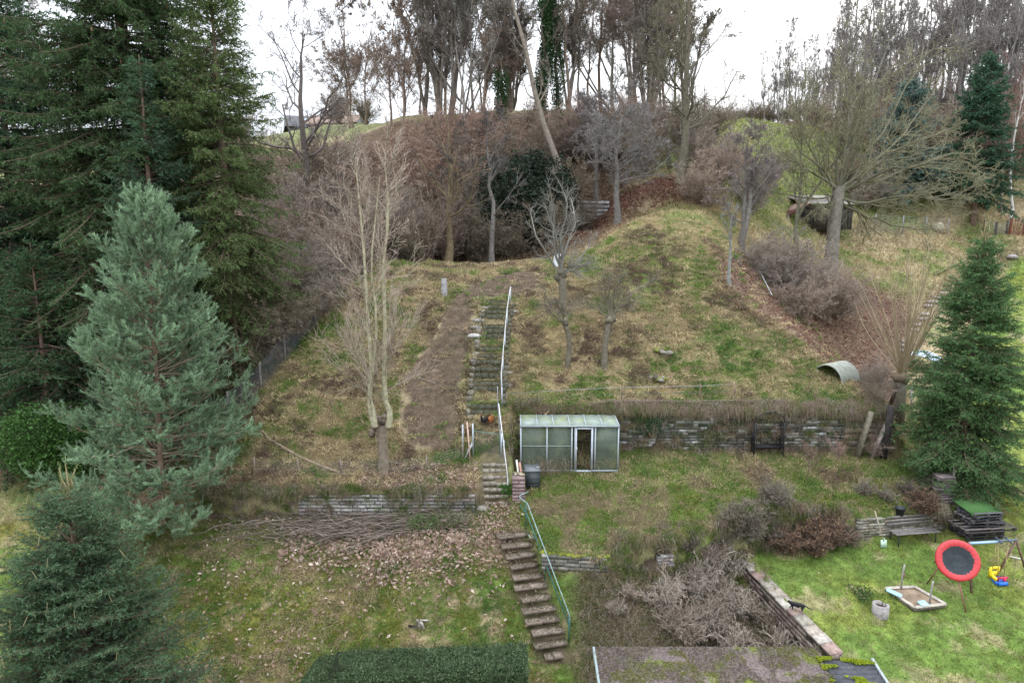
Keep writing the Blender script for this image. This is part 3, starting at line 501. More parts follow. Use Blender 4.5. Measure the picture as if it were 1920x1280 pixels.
spruce('spruce_tree', 'young bushy spruce with pale bare shoots in the lower left corner', gr(-11.05, 13.6), 8.9, 3.5, .4, 420, 12, 6, 26, .085, .026, (.078, .135, .068), None, shape=.62, leader=.7, droop=.1, cat='spruce')
spruce('spruce_tree', 'dark pointed spruce in front of the far brown wood at the right', gr(38.6, 57.5), 13.4, 4.6, 2.0, 330, 6, 2.6, 10, .22, .09, (0.043, 0.099, 0.055), None, shape=.72, droop=.9, cat='spruce')
spruce('spruce_tree', 'grey-blue spruce half hidden behind the mossy spreading tree', gr(33.6, 60), 9.8, 5.0, 1, 240, 6, 2.4, 10, .22, .09, (0.102, 0.160, 0.138), None, shape=.7, droop=.7, cat='spruce')
def pine(loc, h, rad):
    P, Q = trunkpath(h, .13, K=12, wig=.05, r1=.15); P[0, 0, 2] -= .3; tr = Acc(); tr.tubes(P, Q, 8, (.24, .165, .12)); nb = 270
    t = np.sort(rng.uniform(.02, .97, nb)); a = rng.uniform(0, 6.28, nb); prof = np.interp(t, [0, .12, .3, .55, .8, 1], [.9, 1, .86, .62, .40, .10]); Lb = rad * prof * rng.uniform(.45, 1.15, nb)
    p0 = np.c_[np.interp(t * h, P[0, :, 2], P[0, :, 0]), np.interp(t * h, P[0, :, 2], P[0, :, 1]), t * h]; pit = -.14 + .85 * t + rng.normal(size=nb) * .12; d = np.c_[np.cos(a) * np.cos(pit), np.sin(a) * np.cos(pit), np.sin(pit)]
    K = 7; A = np.empty((nb, K, 3)); A[:, 0] = p0
    for k in range(1, K): A[:, k] = A[:, k - 1] + d * (Lb / (K - 1))[:, None]; d = nrm(d + rng.normal(size=(nb, 3)) * .1 + UP * .10)
    B = (.010 + Lb * .0055)[:, None] * np.linspace(1, .3, K); br = Acc(); br.tubes(A, B, 5, (.27, .21, .155))
    C, D, _, _ = grow(A, B, np.maximum(3, (Lb * 3.9).astype(int)), .16, 1, .7, lambda q, l: .3 * l * (1 - q) + .4, 4, .14, .12, .5, flat=True); br.tubes(C, D, 3, (.28, .2, .13))
    E, F_, _, _ = grow(C, D, 3.1, .3, 1, .6, .42, 4, .30, .1, .6); E2, F2, _, _ = grow(A, B, 4, .6, 1, .5, .45, 4, .3, .1, .5); E = np.concatenate([E, E2, C[:, 1:]], 0) if C.shape[1] == 5 else np.concatenate([E, E2], 0)
    fo = Acc(); n = len(E); idx = np.repeat(np.arange(n), 60); t_ = rng.uniform(.2, 2.98, n * 60); i = t_.astype(int); f = (t_ - i)[:, None]; p = E[idx, i] * (1 - f) + E[idx, i + 1] * f; T = nrm(E[idx, i + 1] - E[idx, i])
    d = nrm(T * 1.0 + rng.normal(size=p.shape) * .5 + UP * .35); c = np.array((.25, .355, .215)) * rng.uniform(.65, 1.3, (n, 1))[idx] * rng.uniform(.8, 1.2, (n * 60, 1)); fo.blades(p, d, rng.uniform(.09, .17, n * 60), .022, c)
    o = thing('pine_tree', 'blue-green pine with brushy upright tufts and pale orange boughs', 'pine', loc); tr.build('trunk', MB_, o, True); br.build('branches', MTW, o); fo.build('foliage', MF, o)
pine(gr(-13.6, 23.0), 12.4, 4.05)
# evergreen leafy shrubs
def leafy(name, label, loc, rx, ry, rz_, n, sz, col, group=None, cat='shrub', lobes=9):
    o = thing(name, label, cat, loc, 0, group); lf = Acc(); st = Acc(); cs = [(rng.uniform(-.6, .6) * rx, rng.uniform(-.6, .6) * ry, rng.uniform(.35, .8) * rz_) for _ in range(lobes)]
    for c in cs:
        st.line([(0, 0, -.1), (c[0] * .5, c[1] * .5, c[2] * .4), c], [.05, .035, .012], 5, (.2, .15, .1)); m = n // lobes; d = nrm(rng.normal(size=(m, 3))); r = rng.uniform(.7, 1.08, m)[:, None]; p = np.array(c) + d * r * np.array([rx, ry, rz_]) * .45; p = p[p[:, 2] > 0]
        lf.leaves(p, sz * rng.uniform(.7, 1.3, len(p)), np.array(col) * rng.uniform(.55, 1.4, (len(p), 1)), .8)
    st.build('stems', MB_, o); lf.build('leaves', MF, o); return o
leafy('rhododendron', 'fresh green broad-leaved bush under the dark spruces at the left', gr(-18.6, 25.6), 2.9, 2.2, 2.6, 16000, .06, (.07, .15, .035), cat='bush')
# ------------------------------------------------------------------ single bare trees
PALE = (.29, .25, .19); GREYB = (.17, .145, .12); LICH = (.20, .195, .085)
def pxpath(pts, Y, dY=0):
    z0 = atY(*pts[0], Y)[2]; return [atV(a, b, Y + dY * k / len(pts), z0) for k, (a, b) in enumerate(pts)]
# pollard with two tall pale stems
base = gr(-5.15, 24.5); o = thing('pollard_tree', 'pollarded tree with knobbly trunk and two tall pale stems on the left slope', 'tree', base)
tr = Acc(); p = [q - base for q in pxpath([(719, 900), (719, 860), (716, 820), (714, 795)], 24.5)]; tr.tubes(np.array([p]), np.array([[.26, .22, .21, .24]]), 12, (.20, .16, .12))
for a, b, c_, r_ in ((-.25, 0, 3.05, .24), (.22, .05, 3.12, .22), (-.38, .05, 2.75, .2), (.03, .1, 2.95, .26), (-.15, -.1, 2.55, .2)): [tr.ball((a * .8 + p[3][0] + rng.normal() * .07, b + p[3][1] + rng.normal() * .07, p[3][2] - 3.0 + c_ + rng.normal() * .12), (r_ * rng.uniform(.4, .75),) * 3, np.array((.19, .15, .115)) * rng.uniform(.7, 1.2), 8, 6, .25) for _ in range(5)]
tr.build('trunk', MB_, o, True); st = Acc(); tw = Acc(); S = []
for pts, r_ in (([(703, 800), (700, 772), (692, 745), (697, 700), (690, 600), (683, 480), (675, 390), (668, 320)], .12), ([(728, 800), (733, 775), (722, 750), (720, 690), (722, 600), (718, 500), (730, 400), (722, 310)], .13), ([(700, 800), (690, 760), (700, 690), (708, 600), (694, 500), (705, 400), (712, 330)], .07)):
    q = np.array(pxpath(pts, 24.5, rng.uniform(-1, 1))) - base; k = np.linspace(0, len(q) - 1, 12); q = np.stack([np.interp(k, np.arange(len(q)), q[:, j]) for j in range(3)], 1); rr = r_ * np.linspace(1, .14, 12) ** .9; st.tubes(q[None], rr[None], 8, (.36, .33, .22)); S.append((q, rr))
q = np.array([s[0] for s in S]); rr = np.array([s[1] for s in S])
A, B, _, _ = grow(q, rr, 21, .2, 1, .75, lambda t, l: 3.4 * (1.1 - .6 * t), 8, .07, .11, .16, rmin=.013, tip=.3); st.tubes(A, B, 5, barks(PALE, len(A)))
C, D, _, _ = grow(A, B, 9, .15, 1, .5, lambda t, l: .38 * l * (1.1 - .4 * t), 5, .08, .14, .5, rmin=.010); tw.tubes(C, D, 3, barks((.33, .285, .22), len(C)))
C2, D2, _, _ = grow(C, D, 3.5, .2, 1, .5, lambda t, l: .45 * l, 4, .05, .14, .5, rmin=.008); tw.tubes(C2, D2, 3, barks((.32, .24, .19), len(C2))); e = C2[:, -1]; e = e[rng.integers(0, len(e), 260)]; tw.leaves(e, .035, (.34, .22, .17))
st.build('stems', MB_, o, True); tw.build('twigs', MTW, o)
# three old fruit trees
def fruit(label, pts, Y0, r_, tops, col=(.20, .175, .13), n2=7, L=2.0, bcol=None, grp='small old fruit trees right of the steps', twl=.5):
    b = on(*pts[0]); o = thing('fruit_tree', label, 'tree', b, 0, grp); q = np.array(pxpath(pts, b[1])) - b; q[0, 2] -= .2; tr = Acc(); tr.tubes(q[None], np.linspace(r_, r_ * .8, len(q))[None], 9, np.array(col) * .85); [tr.ball(q[-1] + rng.normal(size=3) * r_ * .35, (r_ * 1.05,) * 3, np.array(col) * rng.uniform(.6, 1), 8, 6, .2) for _ in range(4)]; tr.build('trunk', MB_, o, True)
    br = Acc(); S = []; K = 7
    for tp in tops:
        qq = np.array([q[-1] + b] + [atV(x, y, b[1] + rng.uniform(-.8, .8), b[2]) for x, y in tp]) - b; k = np.linspace(0, len(qq) - 1, K); qq = np.stack([np.interp(k, np.arange(len(qq)), qq[:, j]) for j in range(3)], 1); qq[1:-1] += rng.normal(size=(K - 2, 3)) * .05; S.append(qq)
    S = np.array(S); RR = np.repeat((r_ * .30 * np.linspace(1, .25, K))[None], len(S), 0); bc = bcol or col; br.tubes(S, RR, 6, barks(bc, len(S)))
    A, B, _, _ = grow(S, RR, n2 * 1.5, .15, 1, .75, lambda t, l: L * .42 * (1.2 - .5 * t), 5, .08, .2, .5, rmin=.011); br.tubes(A, B, 4, barks(bc, len(A)))
    C, D, _, _ = grow(A, B, 9, .1, 1, .7, lambda t, l: twl * (1.1 - .4 * t), 4, .06, .2, .5, rmin=.007); br.tubes(C, D, 3, barks(bc, len(C))); br.build('branches', MTW, o)
fruit('old pollarded fruit tree with whitish upright branches, nearest the top of the steps', [(1052, 592), (1056, 560), (1054, 530), (1052, 515)], 0, .21, [[(1042, 480), (1040, 400), (1030, 345)], [(1060, 470), (1080, 420), (1070, 370)], [(1080, 495), (1105, 460)], [(1030, 480), (1005, 440), (995, 400)], [(1075, 505), (1110, 490)], [(1045, 450), (1020, 380)], [(1050, 440), (1062, 380), (1045, 335)]], n2=9, bcol=(.23, .22, .19), L=2.4)
fruit('leaning small fruit tree with twisted thin trunk below the tallest fruit tree', [(1062, 690), (1068, 655), (1066, 625), (1058, 605)], 0, .13, [[(1035, 580), (1010, 555)], [(1060, 585), (1080, 570)], [(1040, 590), (1022, 570), (1018, 540)], [(1050, 580), (1042, 560)]], n2=7, L=1.3)
fruit('knotty fruit tree with dark forked limbs, rightmost of the three', [(1133, 694), (1134, 655), (1138, 625), (1143, 600)], 0, .15, [[(1135, 560), (1128, 505)], [(1160, 570), (1200, 540), (1225, 530)], [(1150, 570), (1165, 520)], [(1120, 580), (1100, 570)], [(1150, 580), (1190, 565)], [(1140, 560), (1145, 510)]], n2=8, L=1.8)
# big mossy spreading tree
b = on(1557, 520); o = thing('spreading_tree', 'wide spreading bare tree with yellow-green mossy boughs before the dark shed', 'tree', b)
tr = Acc(); q = np.array(pxpath([(1555, 530), (1560, 470), (1565, 410), (1573, 350)], b[1])) - b; tr.tubes(q[None], np.array([[.55, .42, .40, .42]]), 12, (.20, .18, .15)); tr.build('trunk', MB_, o, True)
tops = [[(1500, 330), (1440, 300)], [(1560, 250), (1545, 150)], [(1600, 250), (1620, 130), (1625, 90)], [(1640, 260), (1700, 150), (1720, 90)], [(1660, 300), (1780, 240)], [(1680, 330), (1800, 300), (1830, 290)], [(1640, 370), (1760, 370), (1820, 350)], [(1620, 300), (1680, 210)], [(1530, 300), (1480, 200), (1460, 120)], [(1600, 400), (1690, 420), (1760, 430)], [(1520, 370), (1450, 350)], [(1545, 400), (1500, 440)], [(1590, 280), (1580, 180), (1590, 100)], [(1610, 420), (1640, 470)], [(1520, 280), (1500, 170)], [(1650, 330), (1720, 320), (1790, 350)], [(1640, 240), (1660, 120)], [(1700, 260), (1770, 190)]]
K = 9; S = []
for tp in tops:
    dd = rng.uniform(-5, 5); st_ = q[-1] * rng.uniform(.85, 1.0); qq = np.array([st_ + b] + [atV(x, y, b[1] + dd * (i_ + 1) / len(tp), b[2]) for i_, (x, y) in enumerate(tp)]) - b; k = np.linspace(0, len(qq) - 1, K); qq = np.stack([np.interp(k, np.arange(len(qq)), qq[:, j]) for j in range(3)], 1); qq[1:] += np.cumsum(rng.normal(size=(K - 1, 3)) * .2, 0); S.append(qq)
S = np.array(S); RR = np.repeat((.10 * np.linspace(1, .2, K))[None], len(S), 0); br = Acc(); br.tubes(S, RR, 6, barks((.16, .15, .10), len(S)))
A, B, _, _ = grow(S, RR, 13, .12, 1, .7, lambda t, l: l * .36 * (1.2 - .6 * t), 6, .03, .18, .5, rmin=.02); br.tubes(A, B, 5, barks((.205, .19, .115), len(A), .3))
C, D, _, _ = grow(A, B, 9, .15, 1, .75, lambda t, l: l * .42 * (1.1 - .4 * t), 5, 0, .22, .5, rmin=.014); br.tubes(C, D, 3, barks((.26, .245, .14), len(C), .35))
E, F_, _, _ = grow(C, D, 6, .15, 1, .75, lambda t, l: np.maximum(l * .45, .2), 4, -.02, .22, .5, rmin=.010); br.tubes(E, F_, 3, barks((.25, .225, .15), len(E), .35)); br.build('branches', MTW, o)
# leaning tree at the ravine
b = on(1086, 412); q = pxpath([(1087, 418), (1060, 350), (1040, 290), (1018, 230), (1002, 170), (985, 90), (965, 20), (950, -60)], b[1], 2); q[0] = b
bare('leaning_tree', 'long straight bare tree leaning left over the ravine behind the plateau', 'tree', b, 16, .30, (.24, .20, .16), n=(10, 6, 5, 4), Ls=(.24, .45, .5, .5), t0=.5, path=q, rmin=.012)
# willow with upright shoots
b = on(1682, 790, 0); o = thing('pollard_willow', 'pollard willow with a broom of tan upright shoots near the end of the old wall', 'willow', b); tr = Acc(); top = atV(1690, 708, b[1], b[2]) - b
tr.line([(0, 0, -.3), top * .5, top], [.34, .28, .30], 10, (.14, .12, .09)); tr.ball(top, (.42, .4, .3), (.16, .12, .08), 9, 6, .2); tr.build('trunk', MB_, o, True); s = np.array([[top - UP * .1, top + UP * .12]]); A, B, _, _ = grow(s, np.full((1, 2), .12), np.array([46]), .2, 1, .33, 5.4, 8, .015, .05, .26, rmin=.012, angj=.28); br = Acc(); br.tubes(A, B, 4, barks((.34, .27, .17), len(A)))
C, D, _, _ = grow(A, B, 3, .25, .9, .35, 1.3, 5, .08, .1, .5, rmin=.008); br.tubes(C, D, 3, barks((.33, .26, .18), len(C))); br.build('branches', MTW, o)
# ------------------------------------------------------------------ trees on the crest behind (prototypes, then copies)
BRN = [(.15, .125, .095), (.12, .105, .08), (.18, .155, .12)]
HIDE = (0, -400, -200)
def protos(fs):
    return fs
CG = 'bare trees along the crest of the hill'
def place(root, first, px, py, Yd, rz, s, label, group, sz=None, dz=-.1):
    p = atY(px, py, Yd); p = gr(p[0], Yd, dz)
    if first: root.location = Vector(p); root.rotation_euler = (0, 0, rz); root.scale = (s, s, sz or s); root['label'] = label; root['group'] = group; return root
    return dup(root, p, rz, s, label, group, sz)
pA = bare('crest_tree', 'l', 'tree', (0, 0, 0), 17, .15, (.25, .225, .19), n=(16, 9, 7, 5), Ls=(.36, .42, .45, .5), ang=(.55, .6, .7, .7), trop=(.14, .08, .05, .03), t0=.06, rmin=.018, leafcol=BRN, nleaf=500, lsz=.065, stems=2)
pB = bare('crest_tree', 'l', 'tree', (0, 0, 0), 18, .17, (.25, .19, .15), n=(18, 9, 7, 5), Ls=(.34, .45, .45, .5), ang=(.75, .65, .7, .7), trop=(.12, .07, .05, .03), t0=.10, rmin=.018, leafcol=BRN, nleaf=300, lsz=.065)
pC = bare('crest_tree', 'l', 'tree', (0, 0, 0), 16, .20, (.20, .17, .14), n=(16, 9, 7, 5), Ls=(.30, .42, .45, .5), ang=(.45, .5, .6, .7), trop=(.2, .12, .06, .03), t0=.15, rmin=.018, stems=3)
pD = bare('crest_tree', 'l', 'tree', (0, 0, 0), 15, .15, (.23, .17, .13), n=(17, 9, 7, 5), Ls=(.38, .42, .45, .5), ang=(.8, .65, .7, .7), trop=(.15, .07, .04, .03), t0=.10, rmin=.018, leafcol=BRN, nleaf=900, lsz=.10, lean=(-.18, 0))
crest = []
for px, k, pr, s, lb in [(690, 6, pD, .72, 'crest tree with brown leaves over the red brush at the left end'), (760, 8, pD, .8, 'crest tree with brown leaves over the red brush at the left end'), (805, 7, pC, .95, 'broad fan of fine upright twigs at the left end of the crest'), (870, 9, pA, .75, 'crest tree with brown leaves left of the ivy trunks'), (930, 8, pD, .7, 'crest tree with brown leaves left of the ivy trunks'), (965, 5, pC, .75, 'slender bare crest tree close to the ivy trunks'),
    (1090, 9, pB, .85, 'upright bare crest tree right of the ivy trunks'), (1150, 9, pA, .85, 'upright bare crest tree right of the ivy trunks'), (1210, 9, pB, .82, 'upright bare crest tree right of the ivy trunks'), (1250, 8, pC, .85, 'slim bare tree near the right end of the crest')]:
    for j in range((k + 1) // 2): crest.append((px + rng.uniform(-38, 38), 222, rng.uniform(59.5, 70), pr if rng.random() < .7 else (pA, pB, pC, pD)[j % 4], s * rng.uniform(.75, 1.12), rng.uniform(1.0, 1.25), lb))
used = set()
for px, py, Yd, pr, s, sz, lb in crest:
    place(pr, pr.name not in used, px, py, Yd, rng.uniform(0, 6.28), s, lb, CG, s * sz); used.add(pr.name)
b = on(1275, 345); bare('edge_tree', 'big bare tree with long right-reaching limbs on the brown leaf mound', 'tree', gr(b[0], b[1]), 14.0, .32, (.12, .105, .075), n=(17, 8, 6, 5), Ls=(.36, .45, .45, .5), ang=(.9, .65, .7, .7), trop=(.12, .06, .03, .02), t0=.2, rmin=.014, wig=.18)
p = atY(1255, 330, 53); bare('edge_tree', 'slim bare tree with yellowish moss just behind the leaf mound', 'tree', gr(p[0], 53), 15, .15, (.16, .15, .09), n=(14, 7, 6, 4), Ls=(.34, .45, .45, .5), ang=(.7, .65, .7, .7), trop=(.15, .08, .03, .02), t0=.25, rmin=.014, rz=1)
p = atY(1012, 228, 60); bare('ivy_tree', 'crest tree with its thick trunk clad in dark ivy', 'tree', gr(p[0], 60), 13.5, .30, (.14, .12, .09), n=(14, 7, 5, 4), Ls=(.3, .45, .45, .5), t0=.35, ivy=9000, rmin=.015)
p = atY(1046, 226, 61); bare('ivy_tree', 'slimmer ivy-clad crest tree just right of the thick ivy trunk', 'tree', gr(p[0], 61), 12.5, .18, (.14, .12, .09), n=(12, 7, 5, 4), Ls=(.28, .45, .45, .5), t0=.4, ivy=4200, rmin=.015)
p = atY(937, 235, 59); bare('ivy_tree', 'short ivy-clad stub of a tree left of the leaning tree', 'tree', gr(p[0], 59), 5.5, .18, (.14, .12, .09), n=(5, 4), Ls=(.25, .4), ang=(.7, .7), trop=(.1, .1), t0=.5, ivy=2600, rmin=.014)
p = atY(560, 320, 50); bare('oak_tree', 'gnarled bare oak with open crown beside the big spruce', 'oak', gr(p[0], 50), 13, .36, (.15, .125, .11), n=(15, 7, 6, 5), Ls=(.50, .45, .45, .5), ang=(.95, .75, .7, .7), trop=(.16, .08, .05, .03), t0=.3, rmin=.014, wig=.22, lrr=.5)
p = atY(30, 300, 60); bare('background_tree', 'faint bare tree behind the spruces at the left edge', 'tree', gr(p[0], 60), 20, .3, (.26, .22, .20), n=(15, 7, 6, 5), rmin=.016)
p = atY(-40, 300, 65); bare('background_tree', 'pale bare tree cut by the left edge of the photo', 'tree', gr(p[0], 65), 20, .3, (.28, .24, .22), n=(15, 7, 6, 4), rmin=.016)
# far brown wood to the right: tall thin trees
FG = 'tall thin trees of the far wood at the right'
pF = bare('forest_tree', 'l', 'tree', (0, 0, 0), 22, .18, (.235, .21, .195), n=(20, 6, 5, 4), Ls=(.16, .5, .5, .5), ang=(.5, .5, .6, .7), trop=(.22, .12, .06, .03), t0=.25, rmin=.022, wig=.08, K0=12)
pH = bare('forest_tree', 'l', 'tree', (0, 0, 0), 21, .17, (.22, .195, .18), n=(20, 6, 5, 4), Ls=(.18, .5, .5, .5), ang=(.6, .5, .6, .7), trop=(.2, .12, .06, .03), t0=.2, rmin=.022, wig=.1, K0=12, stems=2)
first = True
for k in range(70):
    px = 1430 + 560 * (k + rng.uniform(-.4, .4)) / 70; Yd = rng.uniform(66, 100) if px > 1560 else rng.uniform(88, 112); pr = (pF, pH)[k % 2]
    s = rng.uniform(.65, .95) * (1.0 if px > 1560 else .62) * (1 + .25 * (px > 1750)); lb = 'tall thin bare tree in the dense far wood above the dark pointed spruce' if px > 1700 else ('thin bare tree on the skyline behind the mossy spreading tree' if px > 1520 else 'small bare tree on the skyline at the end of the green pasture')
    place(pr, k < 2, px, 260, Yd, rng.uniform(0, 6.28), s, lb, FG)
p = atY(1905, 365, 58); bare('birch_tree', 'white-barked birch at the right edge before the far wood', 'birch', gr(p[0], 58), 13, .13, (.55, .53, .50), n=(10, 7, 5, 4), Ls=(.25, .5, .5, .5), ang=(.5, .6, .7, .7), twcol=(.22, .13, .11), t0=.3, rmin=.013, lean=(.1, 0))
p = atY(1885, 360, 60); bare('birch_tree', 'thin pale birch left of the white-barked one at the right edge', 'birch', gr(p[0], 60), 12, .09, (.42, .36, .32), n=(10, 7, 5, 4), Ls=(.25, .5, .5, .5), ang=(.5, .6, .7, .7), twcol=(.22, .13, .11), t0=.3, rmin=.013, lean=(-.05, 0))
p = atY(1500, 430, 47); bare('young_tree', 'slender greyish bare tree left of the mossy spreading tree', 'tree', gr(p[0], 47), 10.5, .15, (.19, .18, .13), n=(12, 7, 5, 4), Ls=(.32, .45, .5, .5), ang=(.6, .6, .7, .7), t0=.25, rmin=.013, stems=2)
p = atY(1390, 480, 41.5); bare('crab_tree', 'twiggy dark tree with a low fork above the red leaf slope', 'tree', gr(p[0], 41.5), 6.6, .2, (.15, .135, .12), n=(16, 9, 6, 5), Ls=(.48, .45, .45, .5), ang=(1.0, .75, .7, .7), trop=(.08, .05, .03, .03), t0=.15, rmin=.010, wig=.24, stems=2, twcol=(.22, .18, .17))
p = on(1368, 535); bare('crab_tree', 'thin mossy grey trunk standing in the red leaves behind the hilltop', 'tree', p, 3.6, .11, (.20, .20, .18), n=(8, 6, 5), Ls=(.4, .45, .5), ang=(.7, .7, .7), trop=(.1, .1, .05), t0=.5, rmin=.010)
p = atY(1158, 430, 44.0); p = gr(p[0], 44.0); bare('thorn_tree', 'grey thorny tree with a drooping twiggy crown right of the leaning tree', 'tree', p, 7.8, .22, (.17, .155, .14), n=(22, 9, 7, 5), Ls=(.46, .45, .45, .5), ang=(1.15, .8, .75, .7), trop=(.06, .0, -.03, -.03), t0=.3, rmin=.011, wig=.2, twcol=(.24, .215, .20))
p = atY(1120, 300, 52); bare('thorn_tree', 'second grey twiggy tree just behind the drooping thorn tree', 'tree', gr(p[0], 52), 7, .2, (.16, .145, .135), n=(20, 9, 7, 5), Ls=(.46, .45, .45, .5), ang=(1.1, .8, .75, .7), trop=(.08, .0, -.02, -.03), t0=.25, rmin=.012, wig=.2, twcol=(.22, .19, .18))
for px, Yd, lb in ((838, 41.5, 'thick yellowish trunk at the left back edge of the plateau'), (922, 43, 'pale straight trunk in the dark gap behind the plateau')):
    p = atY(px, 490, Yd); bare('ravine_tree', lb, 'tree', gr(p[0], Yd), 9, .26 if px < 900 else .19, (.22, .17, .10) if px < 900 else (.22, .20, .18), twcol=(.12, .105, .095), n=(12, 7, 6, 4), Ls=(.35, .45, .45, .5), t0=.3, rmin=.012)
for i, (px, Yd, h) in enumerate([(1000, 46, 5), (950, 47, 6.5), (1040, 48, 6), (905, 46, 4), (975, 49, 5.5)]):
    p = atY(px, 470, Yd); leafy('shade_thicket', 'added near-black thicket standing for the shade deep in the ravine behind the plateau', gr(p[0], Yd), 2.3, 2.0, h * .85, 5200, .11, (.030, .045, .028), 'added thickets standing for the shade in the ravine', 'thicket', 5)  # near-black leaves added to stand for the shaded gap of the ravine
# ------------------------------------------------------------------ brush: every shrub a thing
TG = 'brown thicket left of and behind the plateau'
s1 = shrub('shrub', 'l', (0, 0, 0), 5.2, 4.6, (.275, .21, .165), n=(30, 9, 7, 5), twr=.010); s2 = shrub('shrub', 'l', (0, 0, 0), 4.8, 4.8, (.315, .26, .215), n=(30, 9, 7, 5), twr=.010); s3 = shrub('shrub', 'l', (0, 0, 0), 5.4, 4.4, (.22, .18, .13), n=(28, 9, 7, 5), twr=.010)
s4 = shrub('shrub', 'l', (0, 0, 0), 5.5, 6.0, (.31, .21, .16), n=(34, 10, 7, 5), twr=.011); s5 = shrub('shrub', 'l', (0, 0, 0), 4, 4.5, (.33, .255, .20), n=(34, 10, 7, 5), twr=.009)
sused = set()
def sh(pr, px, py, Yd, s, lb, grp, sz=None):
    p = atY(px, py, Yd) if py else None; r = place(pr, pr.name not in sused, px, py or 300, Yd, rng.uniform(0, 6.28), s, lb, grp, sz); sused.add(pr.name); return r
L1 = 'bare brown shrub in the thicket left of the plateau'; L2 = 'bare shrub on the wooded slope behind the plateau'; L3 = 'reddish brush with fine upright twigs below the crest'
for (px, Yd, s, pr) in [(560, 37, .95, s2), (600, 35, .8, s2), (640, 37.5, .9, s1), (600, 41, 1.05, s3), (560, 43, 1.1, s1), (650, 42, 1.1, s2), (700, 40.5, 1.0, s1), (740, 42, 1.1, s2), (790, 42, 1.0, s1), (690, 46, 1.2, s3), (740, 47, 1.25, s1), (620, 47, 1.3, s2), (560, 49, 1.3, s3), (800, 46.5, 1.1, s3), (830, 44, .9, s1), (510, 40, 1., s3), (520, 46, 1.2, s2), (590, 53, 1.2, s1), (670, 53, 1.25, s2), (540, 34, .8, s3), (480, 52, 1.3, s3), (760, 40.2, .7, s3), (580, 32.8, .55, s2), (530, 31.2, .6, s3)]: sh(pr, px, None, Yd, s, L1, TG)
for (px, Yd, s, pr) in [(860, 47, 1.1, s3), (880, 50, 1.2, s1), (910, 52, 1.1, s3), (950, 53, 1.0, s1), (990, 54, 1.0, s3), (1030, 55, 1.0, s1), (1070, 56, .9, s1), (890, 45, .9, s3), (1110, 55, 1.0, s3), (1150, 56, 1., s1), (1190, 55, 1.0, s2), (1230, 56, 1.0, s1), (1270, 57, .9, s3), (1210, 52, .9, s3), (1060, 51, .9, s3), (1300, 58, .8, s2), (1340, 60, .8, s3), (980, 50, .9, s2), (1000, 58, .7, s1), (960, 45.5, .75, s3), (1010, 46, .8, s3), (1050, 47, .8, s3), (905, 44.5, .7, s3), (1090, 48, .7, s3), (1100, 59, .7, s4), (1180, 59, .7, s4), (1240, 60, .7, s3)]: sh(pr, px, None, Yd, s, L2, 'shrubs on the slope under the crest')
for (px, Yd, s, pr) in [(790, 50, 1.15, s4), (830, 52, 1.25, s4), (850, 54, 1.2, s4), (880, 55, 1.1, s4), (760, 53, 1.1, s4), (740, 50, 1.1, s4), (910, 56, .8, s4), (700, 50, .95, s4)]: sh(pr, px, None, Yd, s, L3, 'reddish brush under the crest')
L4 = 'pinkish grey bush among the red leaves beside the hollow'; 
for (px, Yd, s, lb) in [(1500, 38, .95, L4), (1540, 37.5, .85, L4), (1590, 38.5, .95, L4), (1460, 39.5, .7, L4), (1545, 35.5, .75, L4), (1620, 40, .7, L4)]: sh((s5, s2)[int(px) % 20 == 0], px, None, Yd, s, lb, 'pinkish bushes in the hollow')
L5 = 'grey bush on the field edge behind the leaf mound'
for (px, Yd, s, pr) in [(1330, 46, .9, s5), (1350, 49, 1., s5), (1310, 52, 1.0, s2), (1375, 52, .9, s5), (1450, 54, .7, s2), (1420, 48, .7, s5)]: sh(pr, px, None, Yd, s, L5, 'bushes on the field edge')
for (px, Yd, s, pr) in [(1640, 58, .9, s2), (1600, 60, .9, s1), (1860, 62, 1.1, s4), (1910, 62, 1.1, s4), (1890, 66, 1.3, s4), (1840, 66, 1.3, s1), (1780, 68, 1.4, s1), (1720, 66, 1.3, s1), (1930, 70, 1.4, s4), (1650, 68, 1.2, s1), (1580, 70, 1.1, s1), (1530, 76, 1., s1), (1820, 74, 1.5, s1), (1870, 76, 1.6, s4), (1760, 78, 1.5, s1), (1700, 78, 1.4, s4), (1600, 84, 1.4, s1), (1650, 90, 1.6, s4), (1910, 84, 1.7, s1), (1960, 66, 1.4, s4)]: sh(pr, px, None, Yd, s, 'brown undergrowth bush at the foot of the far wood', 'undergrowth of the far wood')
for (px, Yd, s, pr) in [(60, 45, 1.2, s3), (10, 40, 1.1, s3), (640, 76, .9, s1), (690, 74, .8, s3), (450, 60, 1.2, s3), (30, 27, .5, s3), (110, 27.5, .5, s3), (200, 28, .5, s3), (330, 28.5, .55, s3), (420, 29.5, .6, s3), (480, 30.5, .6, s3)]: sh(pr, px, None, Yd, s, 'bare undergrowth shrub in the shade beneath the spruces', 'undergrowth beneath the spruces')
sh(s2, 1715, None, 30.5, .5, 'thin tangled bush between the willow and the young spruce', 'tangled bushes by the old wall end'); sh(s3, 1722, None, 27.2, .26, 'dark brambles at the end of the old wall', 'tangled bushes by the old wall end'); sh(s1, 1738, None, 26.3, .28, 'rusty brambles left of the young green spruce', 'tangled bushes by the old wall end')
# far skyline hedge line beyond the pasture
for k in range(14):
    px = 1290 + k * 17; place(s3, False, px, 225, 104 + rng.uniform(-3, 3), rng.uniform(0, 6), rng.uniform(.5, .9), 'low dark bush on the skyline above the green pasture', 'bushes on the pasture skyline')
